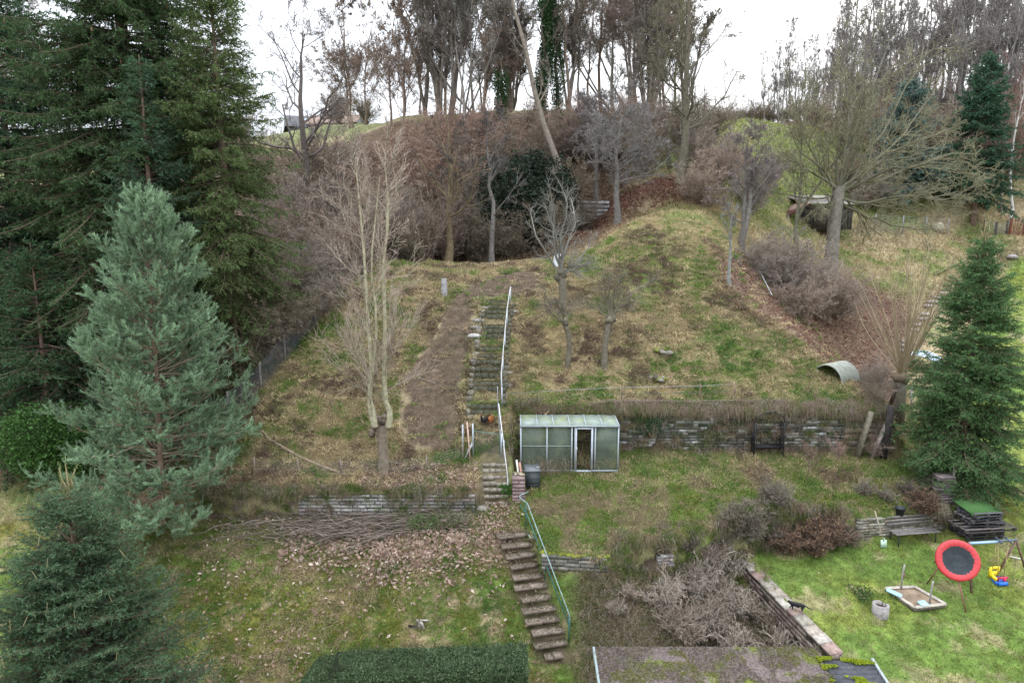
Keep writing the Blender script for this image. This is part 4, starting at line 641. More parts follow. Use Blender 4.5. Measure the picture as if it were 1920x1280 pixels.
# ------------------------------------------------------------------ stone walls
def stones(a, b, h0, h1, th, bl=(.25, .5), bh=.12, cols=None, zb=None, gap=.012, backing=.8, capn=0):
    """dry stone wall from a to b (plan points), base and top following the given heights"""
    ac = Acc(); a = np.array(a, float); b = np.array(b, float); L = np.hypot(*(b - a)); u = (b - a) / L; rz = math.atan2(u[1], u[0]); rows = max(1, int(round((h1 - h0) / bh)))
    for r in range(rows):
        z0 = h0 + (h1 - h0) * r / rows; hh = (h1 - h0) / rows; s = rng.uniform(-.2, 0)
        while s < L:
            l = rng.uniform(*bl); e = min(s + l, L); s0 = max(s, 0)
            if e - s0 > .04:
                c = a + u * (s0 + e) / 2; n = np.array([u[1], -u[0]]); off = rng.uniform(-.018, .022); hk = hh * rng.uniform(.86, 1)
                ac.box((c[0] + n[0] * off, c[1] + n[1] * off, z0 + hh / 2 + rng.uniform(-.008, .008)), (e - s0 - gap, th, hk - gap), rz, np.array(cols[rng.integers(len(cols))]) * rng.uniform(.75, 1.25), jit=.009)
            s = e
    m = (a + b) / 2; ac.box((m[0] - u[1] * -.03, m[1] + u[0] * .03, (h0 + h1) / 2), (L, th * backing, h1 - h0 - .03), rz, (.03, .026, .02))
    return ac
GREYST = [(.30, .285, .275), (.38, .36, .34), (.22, .205, .20), (.30, .25, .24), (.42, .40, .37)]
WASH = [(.26, .26, .23), (.15, .15, .13), (.38, .38, .36), (.09, .09, .075), (.18, .17, .14), (.07, .08, .05), (.12, .11, .09), (.10, .09, .075)]
BROWNST = [(.22, .17, .14), (.28, .23, .20), (.17, .13, .11), (.24, .20, .16)]
def wallthing(name, label, acc, mt=MS, cat='wall'):
    V = np.concatenate(acc.V); c = V.mean(0); c[2] = V[:, 2].min(); return tag(acc.build(name, mt, org=c), label, cat)
wl = stones((-8.4, 23.5), (-1.42, 23.5), -1.25, -.25, .25, (.18, .6), .145, GREYST, gap=.025); wl.line([(-3.9, 23.25, -1.02), (-2.6, 23.2, -1.0), (-1.5, 23.25, -1.02)], .05, 7, (.34, .27, .22)); wl.line([(-3.2, 23.1, -1.16), (-1.4, 23.12, -1.13)], .05, 7, (.30, .24, .2))
wallthing('stone_wall', 'grey dry stone retaining wall below the left slope, behind the brush pile', wl)
wallthing('stone_wall', 'long whitewashed crumbling stone wall overhung by dry grass behind the upper lawn', stones((4.1, 26.66), (14.3, 26.66), .0, 1.95, .22, (.2, .42), .13, WASH))
wallthing('stone_wall', 'dark mossy stone wall strip behind the greenhouse', stones((.15, 26.70), (4.1, 26.68), -.05, 1.9, .2, (.25, .45), .15, [(.10, .10, .07), (.14, .12, .09), (.09, .11, .05)]))
wf = stones((1.05, 20.62), (3.35, 20.36), -1.45, -.86, .3, (.3, .6), .15, [(.17, .16, .14), (.23, .21, .18), (.12, .12, .10)])
for k in range(26): wf.ball((1.1 + k * .09, 20.62 - k * .0105 + rng.normal() * .05, -.86), (.12, .13, .05), np.array((.19, .20, .03)) * rng.uniform(.7, 1.2), 7, 5, .2)
wallthing('stone_wall', 'short mossy stone wall at the top of the lower steps beside the green railing', wf)
wallthing('stone_wall', 'small remnant of dry stone wall half buried in the grassy bank', stones((5.15, 20.72), (5.75, 20.85), -1.5, -1.05, .3, (.15, .3), .12, GREYST))
wallthing('stone_wall', 'rough dry stone garden wall behind the wooden bench', stones((13.15, 22.64), (16.9, 23.2), -1.7, -.82, .3, (.2, .45), .11, [(.30, .27, .23), (.24, .21, .17), (.36, .33, .28), (.17, .16, .12)]))
# diagonal wall with cap slabs
A0 = np.array((8.58, 21.45)); B0 = np.array((9.93, 16.75)); t = thing('garden_wall', 'diagonal low wall topped with weathered slabs along the play lawn, a cat on it', 'wall', (*((A0 + B0) / 2), -2.2)); org = np.array(t.location)
ac = stones(A0, B0, -3.3, -1.78, .34, (.25, .5), .16, BROWNST); V = ac; tmp = Acc()
for v in ac.V: v -= org
ac.build('masonry', MS, t); u = nrm((B0 - A0)[None])[0]; L = np.hypot(*(B0 - A0)); s = 0; q = 0
while s < L - .1:
    l = rng.uniform(.3, .55); l = min(l, L - s); c = A0 + u * (s + l / 2); cc = Acc(); cc.box(np.array([c[0], c[1], -1.745 - .05 * s / L]) - org, (l - .02, .46 + rng.uniform(-.03, .05), .07), math.atan2(u[1], u[0]) + rng.normal() * .03, np.array([(.34, .29, .24), (.40, .36, .31), (.28, .20, .17), (.30, .27, .22)][q % 4]) * rng.uniform(.85, 1.1), jit=.012); cc.build('cap_slab', MS, t); s += l; q += 1
# brick pillar with rubble on top
t = thing('brick_pillar', 'purplish brick pillar with loose rubble on top beside the steps', 'pillar', gr(.26, 23.55, -.05)); ac = Acc(); z = 0
for r in range(7):
    h = .145; n = 2 if r % 2 else 1
    for k in range(n): w_ = .50 / n; ac.box((-.25 + w_ * (k + .5), 0, z + h / 2), (w_ - .012, .42, h - .012), 0, np.array((.24, .17, .165)) * rng.uniform(.7, 1.25), jit=.006)
    z += h
ac.build('shaft', MS, t); ac = Acc()
for k in range(9): ac.ball((rng.uniform(-.18, .18), rng.uniform(-.12, .15), z + .04 + .04 * (k > 5)), (rng.uniform(.06, .1), .06, .045), np.array((.32, .28, .2)) * rng.uniform(.6, 1.2), 7, 5, .25)
ac.build('rubble', MS, t)
# ------------------------------------------------------------------ steps
def step(name, label, c, w_, d, h, rz, col, group, moss=.5, dirt=True):
    t = thing(name, label, 'step', c, rz, group); s = Acc(); nb = 2 if 'sand' in label else 4; x = -w_ / 2
    for k in range(nb):
        l = w_ / nb * rng.uniform(.8, 1.2); l = min(l, w_ / 2 - x) if k < nb - 1 else w_ / 2 - x
        if l > .03: s.box((x + l / 2, 0, -h / 2 + rng.uniform(-.012, .006)), (l - .008, d, h), rng.normal() * .015, np.array(col) * rng.uniform(.8, 1.2), jit=.012)
        x += l
    s.build('stone', MS, t); m = Acc(); n = int(w_ * 340 * moss); p = np.c_[rng.uniform(-w_ / 2, w_ / 2, n), rng.uniform(-d / 2 - .03, d / 2, n), np.full(n, .0)]
    m.blades(p, nrm(np.c_[rng.normal(size=(n, 2)) * .6 + np.array([0, -.5]), np.ones(n) * .7]), rng.uniform(.03, .08, n), .015, np.where(rng.random((n, 1)) < .6, MOSS * .5, DRY * .8) * rng.uniform(.6, 1.3, (n, 1))); tag(m.build('moss', MGR, t), kind='stuff'); return t
LS = [(1003, 925, 990), (1017, 930, 992), (1031, 938, 1003), (1046, 944, 1010), (1063, 950, 1014), (1082, 957, 1022), (1101, 960, 1024), (1121, 965, 1028), (1143, 969, 1032), (1167, 984, 1034), (1191, 996, 1038), (1221, 1028, 1056)]
ordn = ['top', 'second', 'third', 'fourth', 'fifth', 'sixth', 'seventh', 'eighth', 'ninth', 'tenth', 'eleventh', 'lowest']
for i, (y, x0, x1) in enumerate(LS):
    q = (i + .0) / 11; cx = .05 + 1.36 * q; cy = 21.83 - 3.5 * q; zc = -.86 - 2.30 * q; w_ = 1.12 if i < 11 else .6
    step('stone_step', ordn[i] + ' of the brown sandstone steps beside the green railing', (cx + rng.normal() * .025, cy, zc + rng.normal() * .012), w_ * rng.uniform(.92, 1.08), .30, .11, .24 + rng.normal() * .035, (.25, .20, .16), 'brown stone steps beside the green railing', 1.3)
# mossy upper flights: each step placed on the slope
US = [(568, 911, 957), (577, 911, 957), (586, 911, 956), (595, 911, 955), (615, 905, 947), (622, 903, 946), (631, 902, 945), (655, 896, 941), (669, 895, 940), (680, 892, 939), (692, 890, 938), (704, 889, 937), (720, 888, 937), (729, 887, 936), (762, 885, 933), (773, 884, 932)]
US2 = [(868, 905, 952), (880, 905, 951), (892, 905, 951), (904, 906, 952), (916, 906, 952), (928, 907, 953), (941, 909, 953)]
wo = ['topmost', 'second', 'third', 'fourth', 'fifth', 'sixth', 'seventh', 'eighth', 'ninth', 'tenth', 'eleventh', 'twelfth', 'thirteenth', 'fourteenth', 'fifteenth', 'last']
for i, (y, x0, x1) in enumerate(US):
    p = on((x0 + x1) / 2, y); sp = pxscale(p); step('mossy_step', wo[i] + ' mossy slab of the steep upper steps by the pale handrail', (p[0], p[1], p[2] + .12), (x1 - x0) / sp, .26, .26, rng.normal() * .02, (.10, .10, .07), 'mossy steps up the hill', 1.4)
for i, (y, x0, x1) in enumerate(US2):
    p = on((x0 + x1) / 2, y + 4); sp = pxscale(p); step('mossy_step', wo[i] + ' dark step of the short flight below the wire gate', (p[0], p[1], p[2] + .08), (x1 - x0) / sp * .98, .17, .13, rng.normal() * .02, (.27, .235, .19), 'dark steps below the wire gate', .25)
for k_, (pts_, lb) in enumerate((([(961, 572), (958, 600), (952, 640), (948, 690), (945, 740), (944, 762)], 'mossy edging wall, coloured darker for its shadow strip, along the right side of the upper steps'), ([(906, 575), (900, 610), (893, 650), (886, 700), (881, 745), (878, 790)], 'crumbling pale kerb edging along the left side of the upper steps'))):
    a = Acc(); P_ = [on(*q) for q in pts_]
    for p_, q_ in zip(P_[:-1], P_[1:]):
        n_ = max(2, int(np.linalg.norm(q_ - p_) / .3))
        for j in range(n_): c_ = p_ + (q_ - p_) * (j + .5) / n_; a.box(c_ - P_[0] + (rng.normal() * .03, 0, .03 + rng.normal() * .03), (.16 + rng.random() * .1, .3, .24), rng.normal() * .15, np.array((.10, .095, .07) if k_ == 0 else (.17, .155, .12)) * rng.uniform(.6, 1.3), jit=.03)  # right wall: mossy stones, coloured darker to paint in its shadow strip
    o_e = a.build('edging_wall', MS); o_e.location = Vector(P_[0]); tag(o_e, lb, 'edging')
for i, (px, py, s, lb) in enumerate([(897, 602, .30, 'flat pale rock slab left of the topmost steps'), (893, 616, .26, 'long tilted kerb rock left of the upper steps'), (889, 632, .32, 'whitish boulder left of the upper steps'), (894, 645, .2, 'small whitish stone under the whitish boulder'), (891, 664, .2, 'grey kerb stone beside the eighth mossy step'), (889, 678, .22, 'flat kerb stone beside the tenth mossy step'), (963, 585, .22, 'pale flat stone right of the topmost steps'), (954, 700, .2, 'pale stone in the grass right of the handrail'), (905, 578, .22, 'kerb rock at the very top left of the steps'), (952, 725, .24, 'flat stone at the handrail foot above the wires'), (908, 954, .28, 'rounded pale stone at the foot of the dark steps')]):
    p = on(px, py); ac = Acc(); ac.ball((0, 0, .02), (s * 1.1, s * .7, s * .42), np.array((.25, .23, .20) if i != 2 else (.40, .38, .35)) * rng.uniform(.85, 1.1), 9, 6, .16); ac.ball((s * .7, .05, .0), (s * .5, s * .5, s * .3), (.24, .22, .17), 7, 5, .18); o = ac.build('kerb_stone', MS, org=None); o.location = Vector(p); tag(o, lb, 'stone', 'loose stones along the steps')
p = on(1000, 1010); ac = Acc(); ac.box((0, 0, .12), (.36, .26, .07), .3, (.50, .48, .42), jit=.02); ac.box((.02, 0, .04), (.25, .2, .1), .1, (.25, .22, .18), jit=.02); o = ac.build('flat_stone', MS); o.location = Vector(p); tag(o, 'cream flat stone block beside the green railing', 'stone')
for px, py, lb in ((1238, 663, 'dark mossy rock heap on the slope right of the fruit trees'), (1232, 713, 'mossy rock heap just above the wires and overgrown wall'), (830, 530, None)):
    if lb is None: continue
    p = on(px, py); ac = Acc()
    for k in range(9): ac.ball((rng.normal() * .25, rng.normal() * .15, .06 + rng.random() * .1), (rng.uniform(.1, .22), rng.uniform(.1, .16), rng.uniform(.07, .13)), np.array([(.09, .085, .07), (.15, .16, .04), (.20, .18, .15)][k % 3]), 8, 5, .2)
    o = ac.build('rock_heap', MS); o.location = Vector(p); tag(o, lb, 'rocks')
# ------------------------------------------------------------------ railings
def tube(name, pts, r, m, par, org, s=7):
    a = Acc(); a.line(np.array(pts) - org, r, s); return a.build(name, m, par, True)
p0, p1, p2 = on(986, 990), on(1022, 1086), on(1066, 1203); base = p0.copy(); MRG = mat('greenish_steel', (.22, .30, .28), .5, .3, noise=(.3, 9), col2=(.30, .22, .17), n2=(6, .6, .7)); t = thing('handrail', 'green tubular double railing beside the brown steps', 'railing', base); z = lambda p, h: np.asarray(p) + np.array([0, h * math.sin(TILT), h * math.cos(TILT)])
dv = (p2 - p0) / np.linalg.norm(p2 - p0); up0, up2 = z(p0, 1.05), z(p2, .98); lo0, lo2 = z(p0, .62), z(p2, .6)
back = p0 + np.array([-.22, .25, 0]); tube('top_rail', [z(p0, 1.08) + (.1, .45, .05), z(back, 1.1), z(back, 1.08) + (-.02, -.1, 0), up0 + (.05, -.2, -.03), up2, up2 + dv * .1 + (0, 0, -.12), lo2 + dv * .1, lo2], .021, MRG, t, base)
tube('lower_rail', [z(back, .72), lo0 + (.03, -.15, -.02), lo2], .022, MGREEN, t, base)
for p in (p0, p1, p2):
    k = np.clip(np.dot(p - p0, dv) / np.linalg.norm(p2 - p0), 0, 1); tube('post', [z(p, -.3), (p[0], p[1], up0[2] * (1 - k) + up2[2] * k)], .026, MGREEN, t, base)
# upper railing: pale bent pipe on posts
rp_ = [(955, 572, 545), (950, 600, 583), (947, 640, 612), (943, 680, 655), (941, 712, 686), (942, 745, 720)]
P0 = on(957, 570); t = thing('handrail', 'pale galvanised handrail bending down along the mossy steps', 'railing', P0); top = []
for i, (px, py, _) in enumerate([(957, 572, 0), (951, 612, 0), (947, 655, 0), (943, 702, 0), (940, 735, 0), (941, 762, 0)]):
    p = on(px, py); top.append(z(p, .88))
    tube('post', [z(p, -.3), z(p, .86)], .03, MGALV, t, P0)
a = Acc(); a.line(np.array([top[0] + (.05, .1, -.02)] + top) - P0, .022, 8, (.50, .50, .49)); a.build('rail', MP, t, True)
q0 = on(938, 792); t = thing('handrail', 'straight white pipe handrail beside the dark steps below the mossy ones', 'railing', q0); a = Acc(); e0, e1 = z(on(935, 800), 1.0), z(on(953, 934), .62); a.line(np.array([e0, e1]) - q0, .022, 8, (.58, .58, .57)); a.build('rail', MP, t, True)
for px, py, h in ((936, 802, .95), (945, 862, .8), (952, 936, .6)): p = on(px, py); tube('post', [z(p, -.2), z(p, h)], .025, MGALV, t, q0)
# wire mesh panels
def mesh_panel(name, a, b, h, par, org, sx=.12, sz=.12, r=.004, col=(.42, .43, .42), sag=0, n=None, m=None):
    a = np.array(a, float); b = np.array(b, float); L = np.linalg.norm((b - a)[:2]); ac = Acc(); nn = max(2, int(L / sx)); W = []
    for k in range(nn + 1): p = a + (b - a) * k / nn; W.append([p, p + (0, 0, h)])
    ac.tubes(np.array(W) - org, np.full((len(W), 2), r), 3, col); W = []
    for j in range(int(h / sz) + 1): W.append([a + (b - a) * k / 6 + (0, 0, j * sz - sag * math.sin(math.pi * k / 6)) for k in range(7)])
    ac.tubes(np.array(W) - org, np.full((len(W), 7), r), 3, col); return ac.build(name, m or MTW, par)
def mesh_fence(name, label, pix, h, postcol, gr_=None, r=.004, sx=.12, pr=.03, cat='fence', col=(.42, .43, .42), ph=0, wood=False):
    P = [on(*p) for p in pix]; t = thing(name, label, cat, P[0], 0, gr_)
    for a, b in zip(P[:-1], P[1:]): mesh_panel('wire_mesh', a, b, h, t, P[0], sx, .12, r, col)
    for p in P: a = Acc(); a.line(np.array([z(p, -.3), z(p, h + .08 + ph)]) - P[0], pr, 6, postcol); a.build('post', MW if wood else MM, t)
    return t
mesh_fence('wire_fence', 'dark chain-link fence climbing the left edge of the slope', [(362, 860), (430, 790), (490, 735), (535, 680), (592, 612)], 1.25, (.22, .19, .16), r=.008, sx=.10, pr=.05, col=(.17, .18, .20), wood=True)
mesh_fence('wire_fence', 'sagging pale wire fence across the foot of the left slope', [(478, 888), (560, 892), (640, 893), (715, 890), (800, 886), (868, 862)], .62, (.25, .2, .16), r=.0035, sx=.15, col=(.26, .26, .25))
t0_ = on(889, 852); t1_ = on(937, 852); t = thing('wire_gate', 'low green-framed wire gate across the mossy steps', 'gate', (t0_ + t1_) / 2); og = np.array(t.location); t1_[2] = t0_[2] = min(t0_[2], t1_[2])
a = Acc(); a.line(np.array([z(t0_, .02), z(t0_, .98), z(t1_, .92), z(t1_, .02), z(t0_, .02)]) - og, .022, 6, (.10, .19, .16)); a.build('frame', MP, t); mesh_panel('wire_mesh', z(t0_, .03), z(t1_, .03), .9, t, og, .06, .06, .005, (.14, .16, .13))
for k, (px, py, h, lb) in enumerate([(887, 855, 1.38, 'taller galvanised gate post left of the wire gate'), (868, 850, 1.22, 'shorter galvanised post at the end of the sagging fence'), (940, 858, 1.0, 'short galvanised post right of the wire gate')]):
    p = on(px, py); a = Acc(); a.line([(0, 0, -.3), (0, 0, h)], .034, 8); o = a.build('fence_post', MGALV, None, True); o.location = Vector(p); tag(o, lb, 'post', 'galvanised posts at the gate')
p = on(882, 864); a = Acc(); a.beam((0, 0, 0), (-.12, .03, 1.62), .09, .03, (.62, .42, .34)); o = a.build('plank', MW); o.location = Vector(p); tag(o, 'pinkish white upright plank leaning at the gate post', 'plank')
a = Acc(); a.beam((0, 0, .02), (.32, .05, .62), .34, .02, (.38, .38, .38)); o = a.build('board', MW); o.location = Vector(on(871, 860)); tag(o, 'light grey board between the two galvanised posts', 'board')
a = Acc(); mesh_fence('wire_fence', 'narrow wire mesh panel between the pale handrail and the gate', [(933, 766), (938, 850)], .9, (.35, .36, .36), r=.005, sx=.06, pr=.02)
# wires above the overgrown wall
Pw = [on(950, 762), on(1060, 752), on(1165, 750), on(1312, 745), on(1378, 742)]; t = thing('wire_fence', 'slack two-strand wire fence along the edge above the greenhouse', 'fence', Pw[0])
for p in Pw: a = Acc(); a.line(np.array([z(p, -.2), z(p, .62)]) - Pw[0], .025, 5, (.20, .15, .12)); a.build('post', MW, t)
for h in (.25, .55): tube('wire', [z(p, h - (.06 if i % 2 else 0)) for i, p in enumerate(Pw)], .006, MGREEN if h < .3 else MGALV, t, Pw[0], 4)
t = thing('trellis', 'low weathered lattice strip along the wall top right of the greenhouse', 'trellis', gr(6.5, 27.0)); og = np.array(t.location); ac = Acc(); x = 3.2
while x < 11.2:
    zz = float(H(x, 27.0)) - .05; ac.beam(np.array([x, 27.0, zz]) - og, np.array([x + .28, 27.0, zz + .42]) - og, .025, .015, (.22, .17, .14)); ac.beam(np.array([x + .28, 26.98, zz]) - og, np.array([x, 26.98, zz + .42]) - og, .025, .015, (.22, .17, .14)); x += .14
ac.build('lattice', MW, t); ac = Acc(); ac.beam(np.array([3.2, 26.95, float(H(3.2, 27)) + .38]) - og, np.array([11.3, 26.95, float(H(11.3, 27)) + .38]) - og, .025, .02, (.20, .16, .13)); ac.build('top_bar', MW, t)
for px, py, dx, lb in ((1308, 748, .12, 'thin rusty stake on the slope edge above the wall'), (1368, 752, .2, 'leaning brown stake in the grass on the wall top'), (1442, 756, .02, 'stubby brown stake on the wall top right of the leaning one'), (1525, 752, .13, 'pointed brown stake nearest the right end of the old wall')):
    p = on(px, py); a = Acc(); a.line([(0, 0, -.2), (dx, 0, .55)], [.035, .025], 5, (.17, .11, .08)); o = a.build('stake', MW); o.location = Vector(p); tag(o, lb, 'stake')
# ------------------------------------------------------------------ greenhouse
GX0, GX1, GF, GB, Hf, Hb = .36, 4.32, 24.92, 26.15, 1.94, 2.02
t = thing('greenhouse', 'small lean-to greenhouse of cloudy panes with open door', 'greenhouse', ((GX0 + GX1) / 2, GF, 0.0)); og = np.array(t.location); fr = Acc(); AL = (.38, .42, .44)
M_PANE = mat('cloudy_pane', (.16, .20, .15), .28, 0, noise=(.3, 1.7), spec=.5, alpha=.40, col2=(.26, .27, .13), n2=(.9, .5, .75)); M_ROOF = mat('mossy_pane', (.24, .285, .245), .5, 0, noise=(.2, 3), spec=.4, alpha=.93, col2=(.24, .28, .15), n2=(1.6, .45, .65))
fl_, bx_ = .05, .045
def bm(a, b, w_=.05, col=AL): fr.beam(np.array(a) - og, np.array(b) - og, w_, w_, col)
xs = [GX0, 1.42, 2.43, 2.56, 3.27, 3.38, GX1]
for x in xs: bm((x, GF, 0), (x, GF, Hf), .055)
for x in (GX0, GX1): bm((x, GB, 0), (x, GB, Hb), .05); bm((x, GF, Hf + .02), (x, GB, Hb + .02), .05); bm((x, GF, .05), (x, GB, .05), .05); bm((x, GF + .8, 0), (x, GF + .8, 2.0), .04)
bm((GX0 - .03, GF - .03, Hf), (GX1 + .03, GF - .03, Hf), .07); bm((GX0, GF, .05), (GX1, GF, .05), .06); bm((GX0, GB, Hb), (GX1, GB, Hb), .05); bm((GX0, GF - .01, 1.1), (2.43, GF - .01, 1.1), .018)
for k in range(7): x = GX0 + (GX1 - GX0) * k / 6; bm((x, GF - .04, Hf + .05), (x, GB, Hb + .05), .035)
fr.build('frame', MP, t)
for a_, b_ in ((GX0, 1.42), (1.42, 2.43), (3.38, GX1)): a = Acc(); a.box(np.array([(a_ + b_) / 2, GF + .01, Hf / 2 + .02]) - og, (b_ - a_ - .06, .012, Hf - .12), 0); a.build('wall_pane', M_PANE, t)
for x in (GX0, GX1): a = Acc(); a.box(np.array([x, (GF + GB) / 2, 1.0]) - og, (.012, GB - GF - .06, 1.85), 0); a.build('side_pane', M_PANE, t)
for k in range(6):
    x0 = GX0 + (GX1 - GX0) * k / 6; x1 = x0 + (GX1 - GX0) / 6; a = Acc(); a.beam(np.array([(x0 + x1) / 2, GF - .06, Hf + .045]) - og, np.array([(x0 + x1) / 2, GB, Hb + .045]) - og, x1 - x0 - .04, .012); a.build('roof_pane', M_ROOF, t)
d = Acc(); dx0, dx1 = 2.60, 3.24
for a_, b_ in (((dx0, .04), (dx0, 1.84)), ((dx1, .04), (dx1, 1.84)), ((dx0, 1.84), (dx1, 1.84)), ((dx0, .04), (dx1, .04))): d.beam(np.array([a_[0], GF - .05, a_[1]]) - og, np.array([b_[0], GF - .05, b_[1]]) - og, .06, .04, (.44, .49, .53))
dd = d.build('door_frame', MP, t); a = Acc(); a.box(np.array([2.63, GF - .09, 1.0]) - og, (.03, .03, .14), 0, (.6, .6, .6)); a.build('handle', MP, dd)
gy_ = lambda n, x0, x1, y0, y1, L, cols, nm, wd=.012: None
def weeds(name, boxes, n, L, cols, wd=.012, lean=.35, kind='stuff', curl=1.0):
    a = Acc()
    for (x0, x1, y0, y1) in boxes:
        x = rng.uniform(x0, x1, n); y = rng.uniform(y0, y1, n); p = np.c_[x, y, H(x, y) - .02]; d_ = nrm(np.c_[rng.normal(size=(n, 2)) * lean, np.ones(n)]); c = np.array(cols)[rng.integers(0, len(cols), n)] * rng.uniform(.6, 1.4, (n, 1)); a.blades(p, d_, L * rng.uniform(.4, 1.2, n), wd, c, bend=curl)
    return tag(a.build(name, MGR), kind=kind)
weeds('weeds', [(.5, 4.2, 25.1, 26.1)], 3200, 1.1, [BR, DRY * 1.2, GREEN * 1.2, STRAW], .02)
weeds('weeds', [(.3, 2.3, 24.5, 24.85)], 240, 1.3, [STRAW * .9, DRY, GY], .011, .25)
weeds('weeds', [(-.05, .32, 25.0, 26.6), (.0, 1.2, 26.9, 27.3)], 700, .8, [BR, DRY, GREEN, GY * .9, MOSS * .5], .014, .3)
# storage box, leaning planks
p = gr(.82, 24.15, -.02); t = thing('storage_box', 'dark grey plastic garden box with ajar lid beside the brick pillar', 'box', p, .08); a = Acc(); a.box((0, 0, .34), (.50, .52, .70), 0, (.045, .055, .058), taper=1.04)
for k in range(4): a.box((0, -.27, .14 + k * .15), (.46, .012, .02), 0, (.07, .08, .085))
a.build('body', MP, t); a = Acc(); a.beam((-.02, -.31, .72), (-.02, .30, .80), .60, .05, (.13, .14, .145)); a.box((.2, -.05, .80), (.12, .1, .03), .2, (.3, .3, .3)); a.build('lid', MP, t)
for i, (dx, c, lb) in enumerate(((0, (.66, .60, .52), 'white-edged plank leaning behind the brick pillar'), (.12, (.45, .25, .18), 'reddish plank leaning behind the brick pillar'))):
    a = Acc(); a.beam((.16, 0, 0), (-.02, .2, 1.25 - .1 * i), .08, .03, c); o = a.build('plank', MW); o.location = Vector(gr(.20 + dx, 23.95)); tag(o, lb, 'plank', 'leaning planks by the pillar')
a = Acc()
for k in range(8): a.box((rng.uniform(-.22, .22), rng.uniform(-.15, .15), .07 + .07 * (k // 3)), (rng.uniform(.12, .3), .14, .07), rng.uniform(0, 3), np.array((.34, .29, .21)) * rng.uniform(.6, 1.2), jit=.012)
o = a.build('rubble_pile', MS); o.location = Vector(gr(.18, 24.2, .25)); tag(o, 'small pile of broken bricks and stones behind the brick pillar', 'rubble')
o.location.z = float(H(.18, 24.2))
# black arch bench
p = gr(10.9, 26.1); t = thing('arch_bench', 'black wrought metal garden arch with a bench seat before the old wall', 'garden arch', p); BK = (.015, .015, .018)
for sx_ in (-.62, .62):
    a = Acc()
    for yy in (0, .4): a.line([(sx_, yy, -.05), (sx_, yy, 1.55)], .025, 6, BK)
    for k in range(7): a.line([(sx_, 0, .2 + k * .2), (sx_, .4, .2 + k * .2)], .012, 5, BK); a.line([(sx_, .0 + .06 * k, .1), (sx_, .0 + .06 * k, 1.5)], .008, 4, BK)
    a.build('side_panel', MP, t)
a = Acc()
for yy in (0, .4): a.line([(.62 * math.cos(q), yy, 1.55 + .42 * math.sin(q)) for q in np.linspace(0, math.pi, 13)], .022, 6, BK)
for q in np.linspace(.2, 2.94, 7): a.line([(.62 * math.cos(q), 0, 1.55 + .42 * math.sin(q)), (.62 * math.cos(q), .4, 1.55 + .42 * math.sin(q))], .01, 4, BK)
a.build('arch', MP, t); a = Acc()
for k in range(5): a.box((0, .02 + k * .09, .45), (1.2, .07, .03), 0, BK)
a.build('seat', MP, t); a = Acc(); a.box((0, .42, .72), (1.2, .04, .06), 0, BK); a.box((0, .42, .95), (1.2, .03, .05), 0, BK)
for k in range(13): a.line([(-.58 + k * .097, .42, .45), (-.58 + k * .097, .42, .98)], .012, 4, BK)
a.build('backrest', MP, t)
# timber end of the wall
t = thing('board_wall', 'old timber boarding that closes the right end of the stone wall', 'boards', gr(15.2, 26.7)); og = np.array(t.location)
for k in range(6): a = Acc(); a.beam(np.array([14.3, 26.6, .15 + k * .27]) - og, np.array([16.4, 26.55, .18 + k * .27 + rng.normal() * .03]) - og, .05, .22, np.array([(.26, .20, .16), (.18, .15, .13), (.30, .22, .17)][k % 3])); a.build('board', MW, t)
def prop(name, px0, py0, px1, py1, r, col, lb, cat='post', Yb=None, grp=None, w2=None):
    p = on(px0, py0)
    if p[1] > 26.2 and py0 > 800: p = atY(px0, py0, 26.15); p = gr(p[0], 26.15)
    q = atY(px1, py1, (Yb or p[1] + .25)); a = Acc(); a.beam(np.array([0, 0, -.1]), q - p, r * 2, (w2 or r) * 2, col, jit=.012); o = a.build(name, MW); o.location = Vector(p); return tag(o, lb, cat, grp)
prop('beam', 1610, 838, 1634, 772, .11, (.17, .15, .11), 'broad mossy beam leaning against the boarded wall end', 'beam', w2=.05); prop('beam', 1634, 843, 1664, 792, .09, (.26, .22, .19), 'grey-brown beam leaning at a slant right of the mossy one', 'beam', w2=.05)
prop('post', 1658, 850, 1672, 762, .13, (.035, .03, .028), 'thick charred black post at the wall end', 'post'); prop('post', 1664, 770, 1678, 733, .08, (.15, .10, .08), 'short brown post rising behind the charred black post', 'post', 27.6)
p = on(1685, 846); q1 = atY(1683, 815, p[1]); q2 = atY(1712, 817, p[1]); q3 = atY(1722, 828, p[1]); a = Acc(); a.line(np.array([p, q1, q1 + (.1, 0, .05), q2, q3]) - p, .028, 6, (.30, .24, .20)); o = a.build('bent_pipe', MM); o.location = Vector(p); tag(o, 'bent rusty pipe frame in the brambles left of the young spruce', 'pipe')
prop('post', 1640, 730, 1643, 712, .03, (.62, .62, .60), 'short white post below the willow', 'post'); prop('post', 1710, 760, 1709, 722, .035, (.42, .40, .40), 'pale thin post right of the willow', 'post')
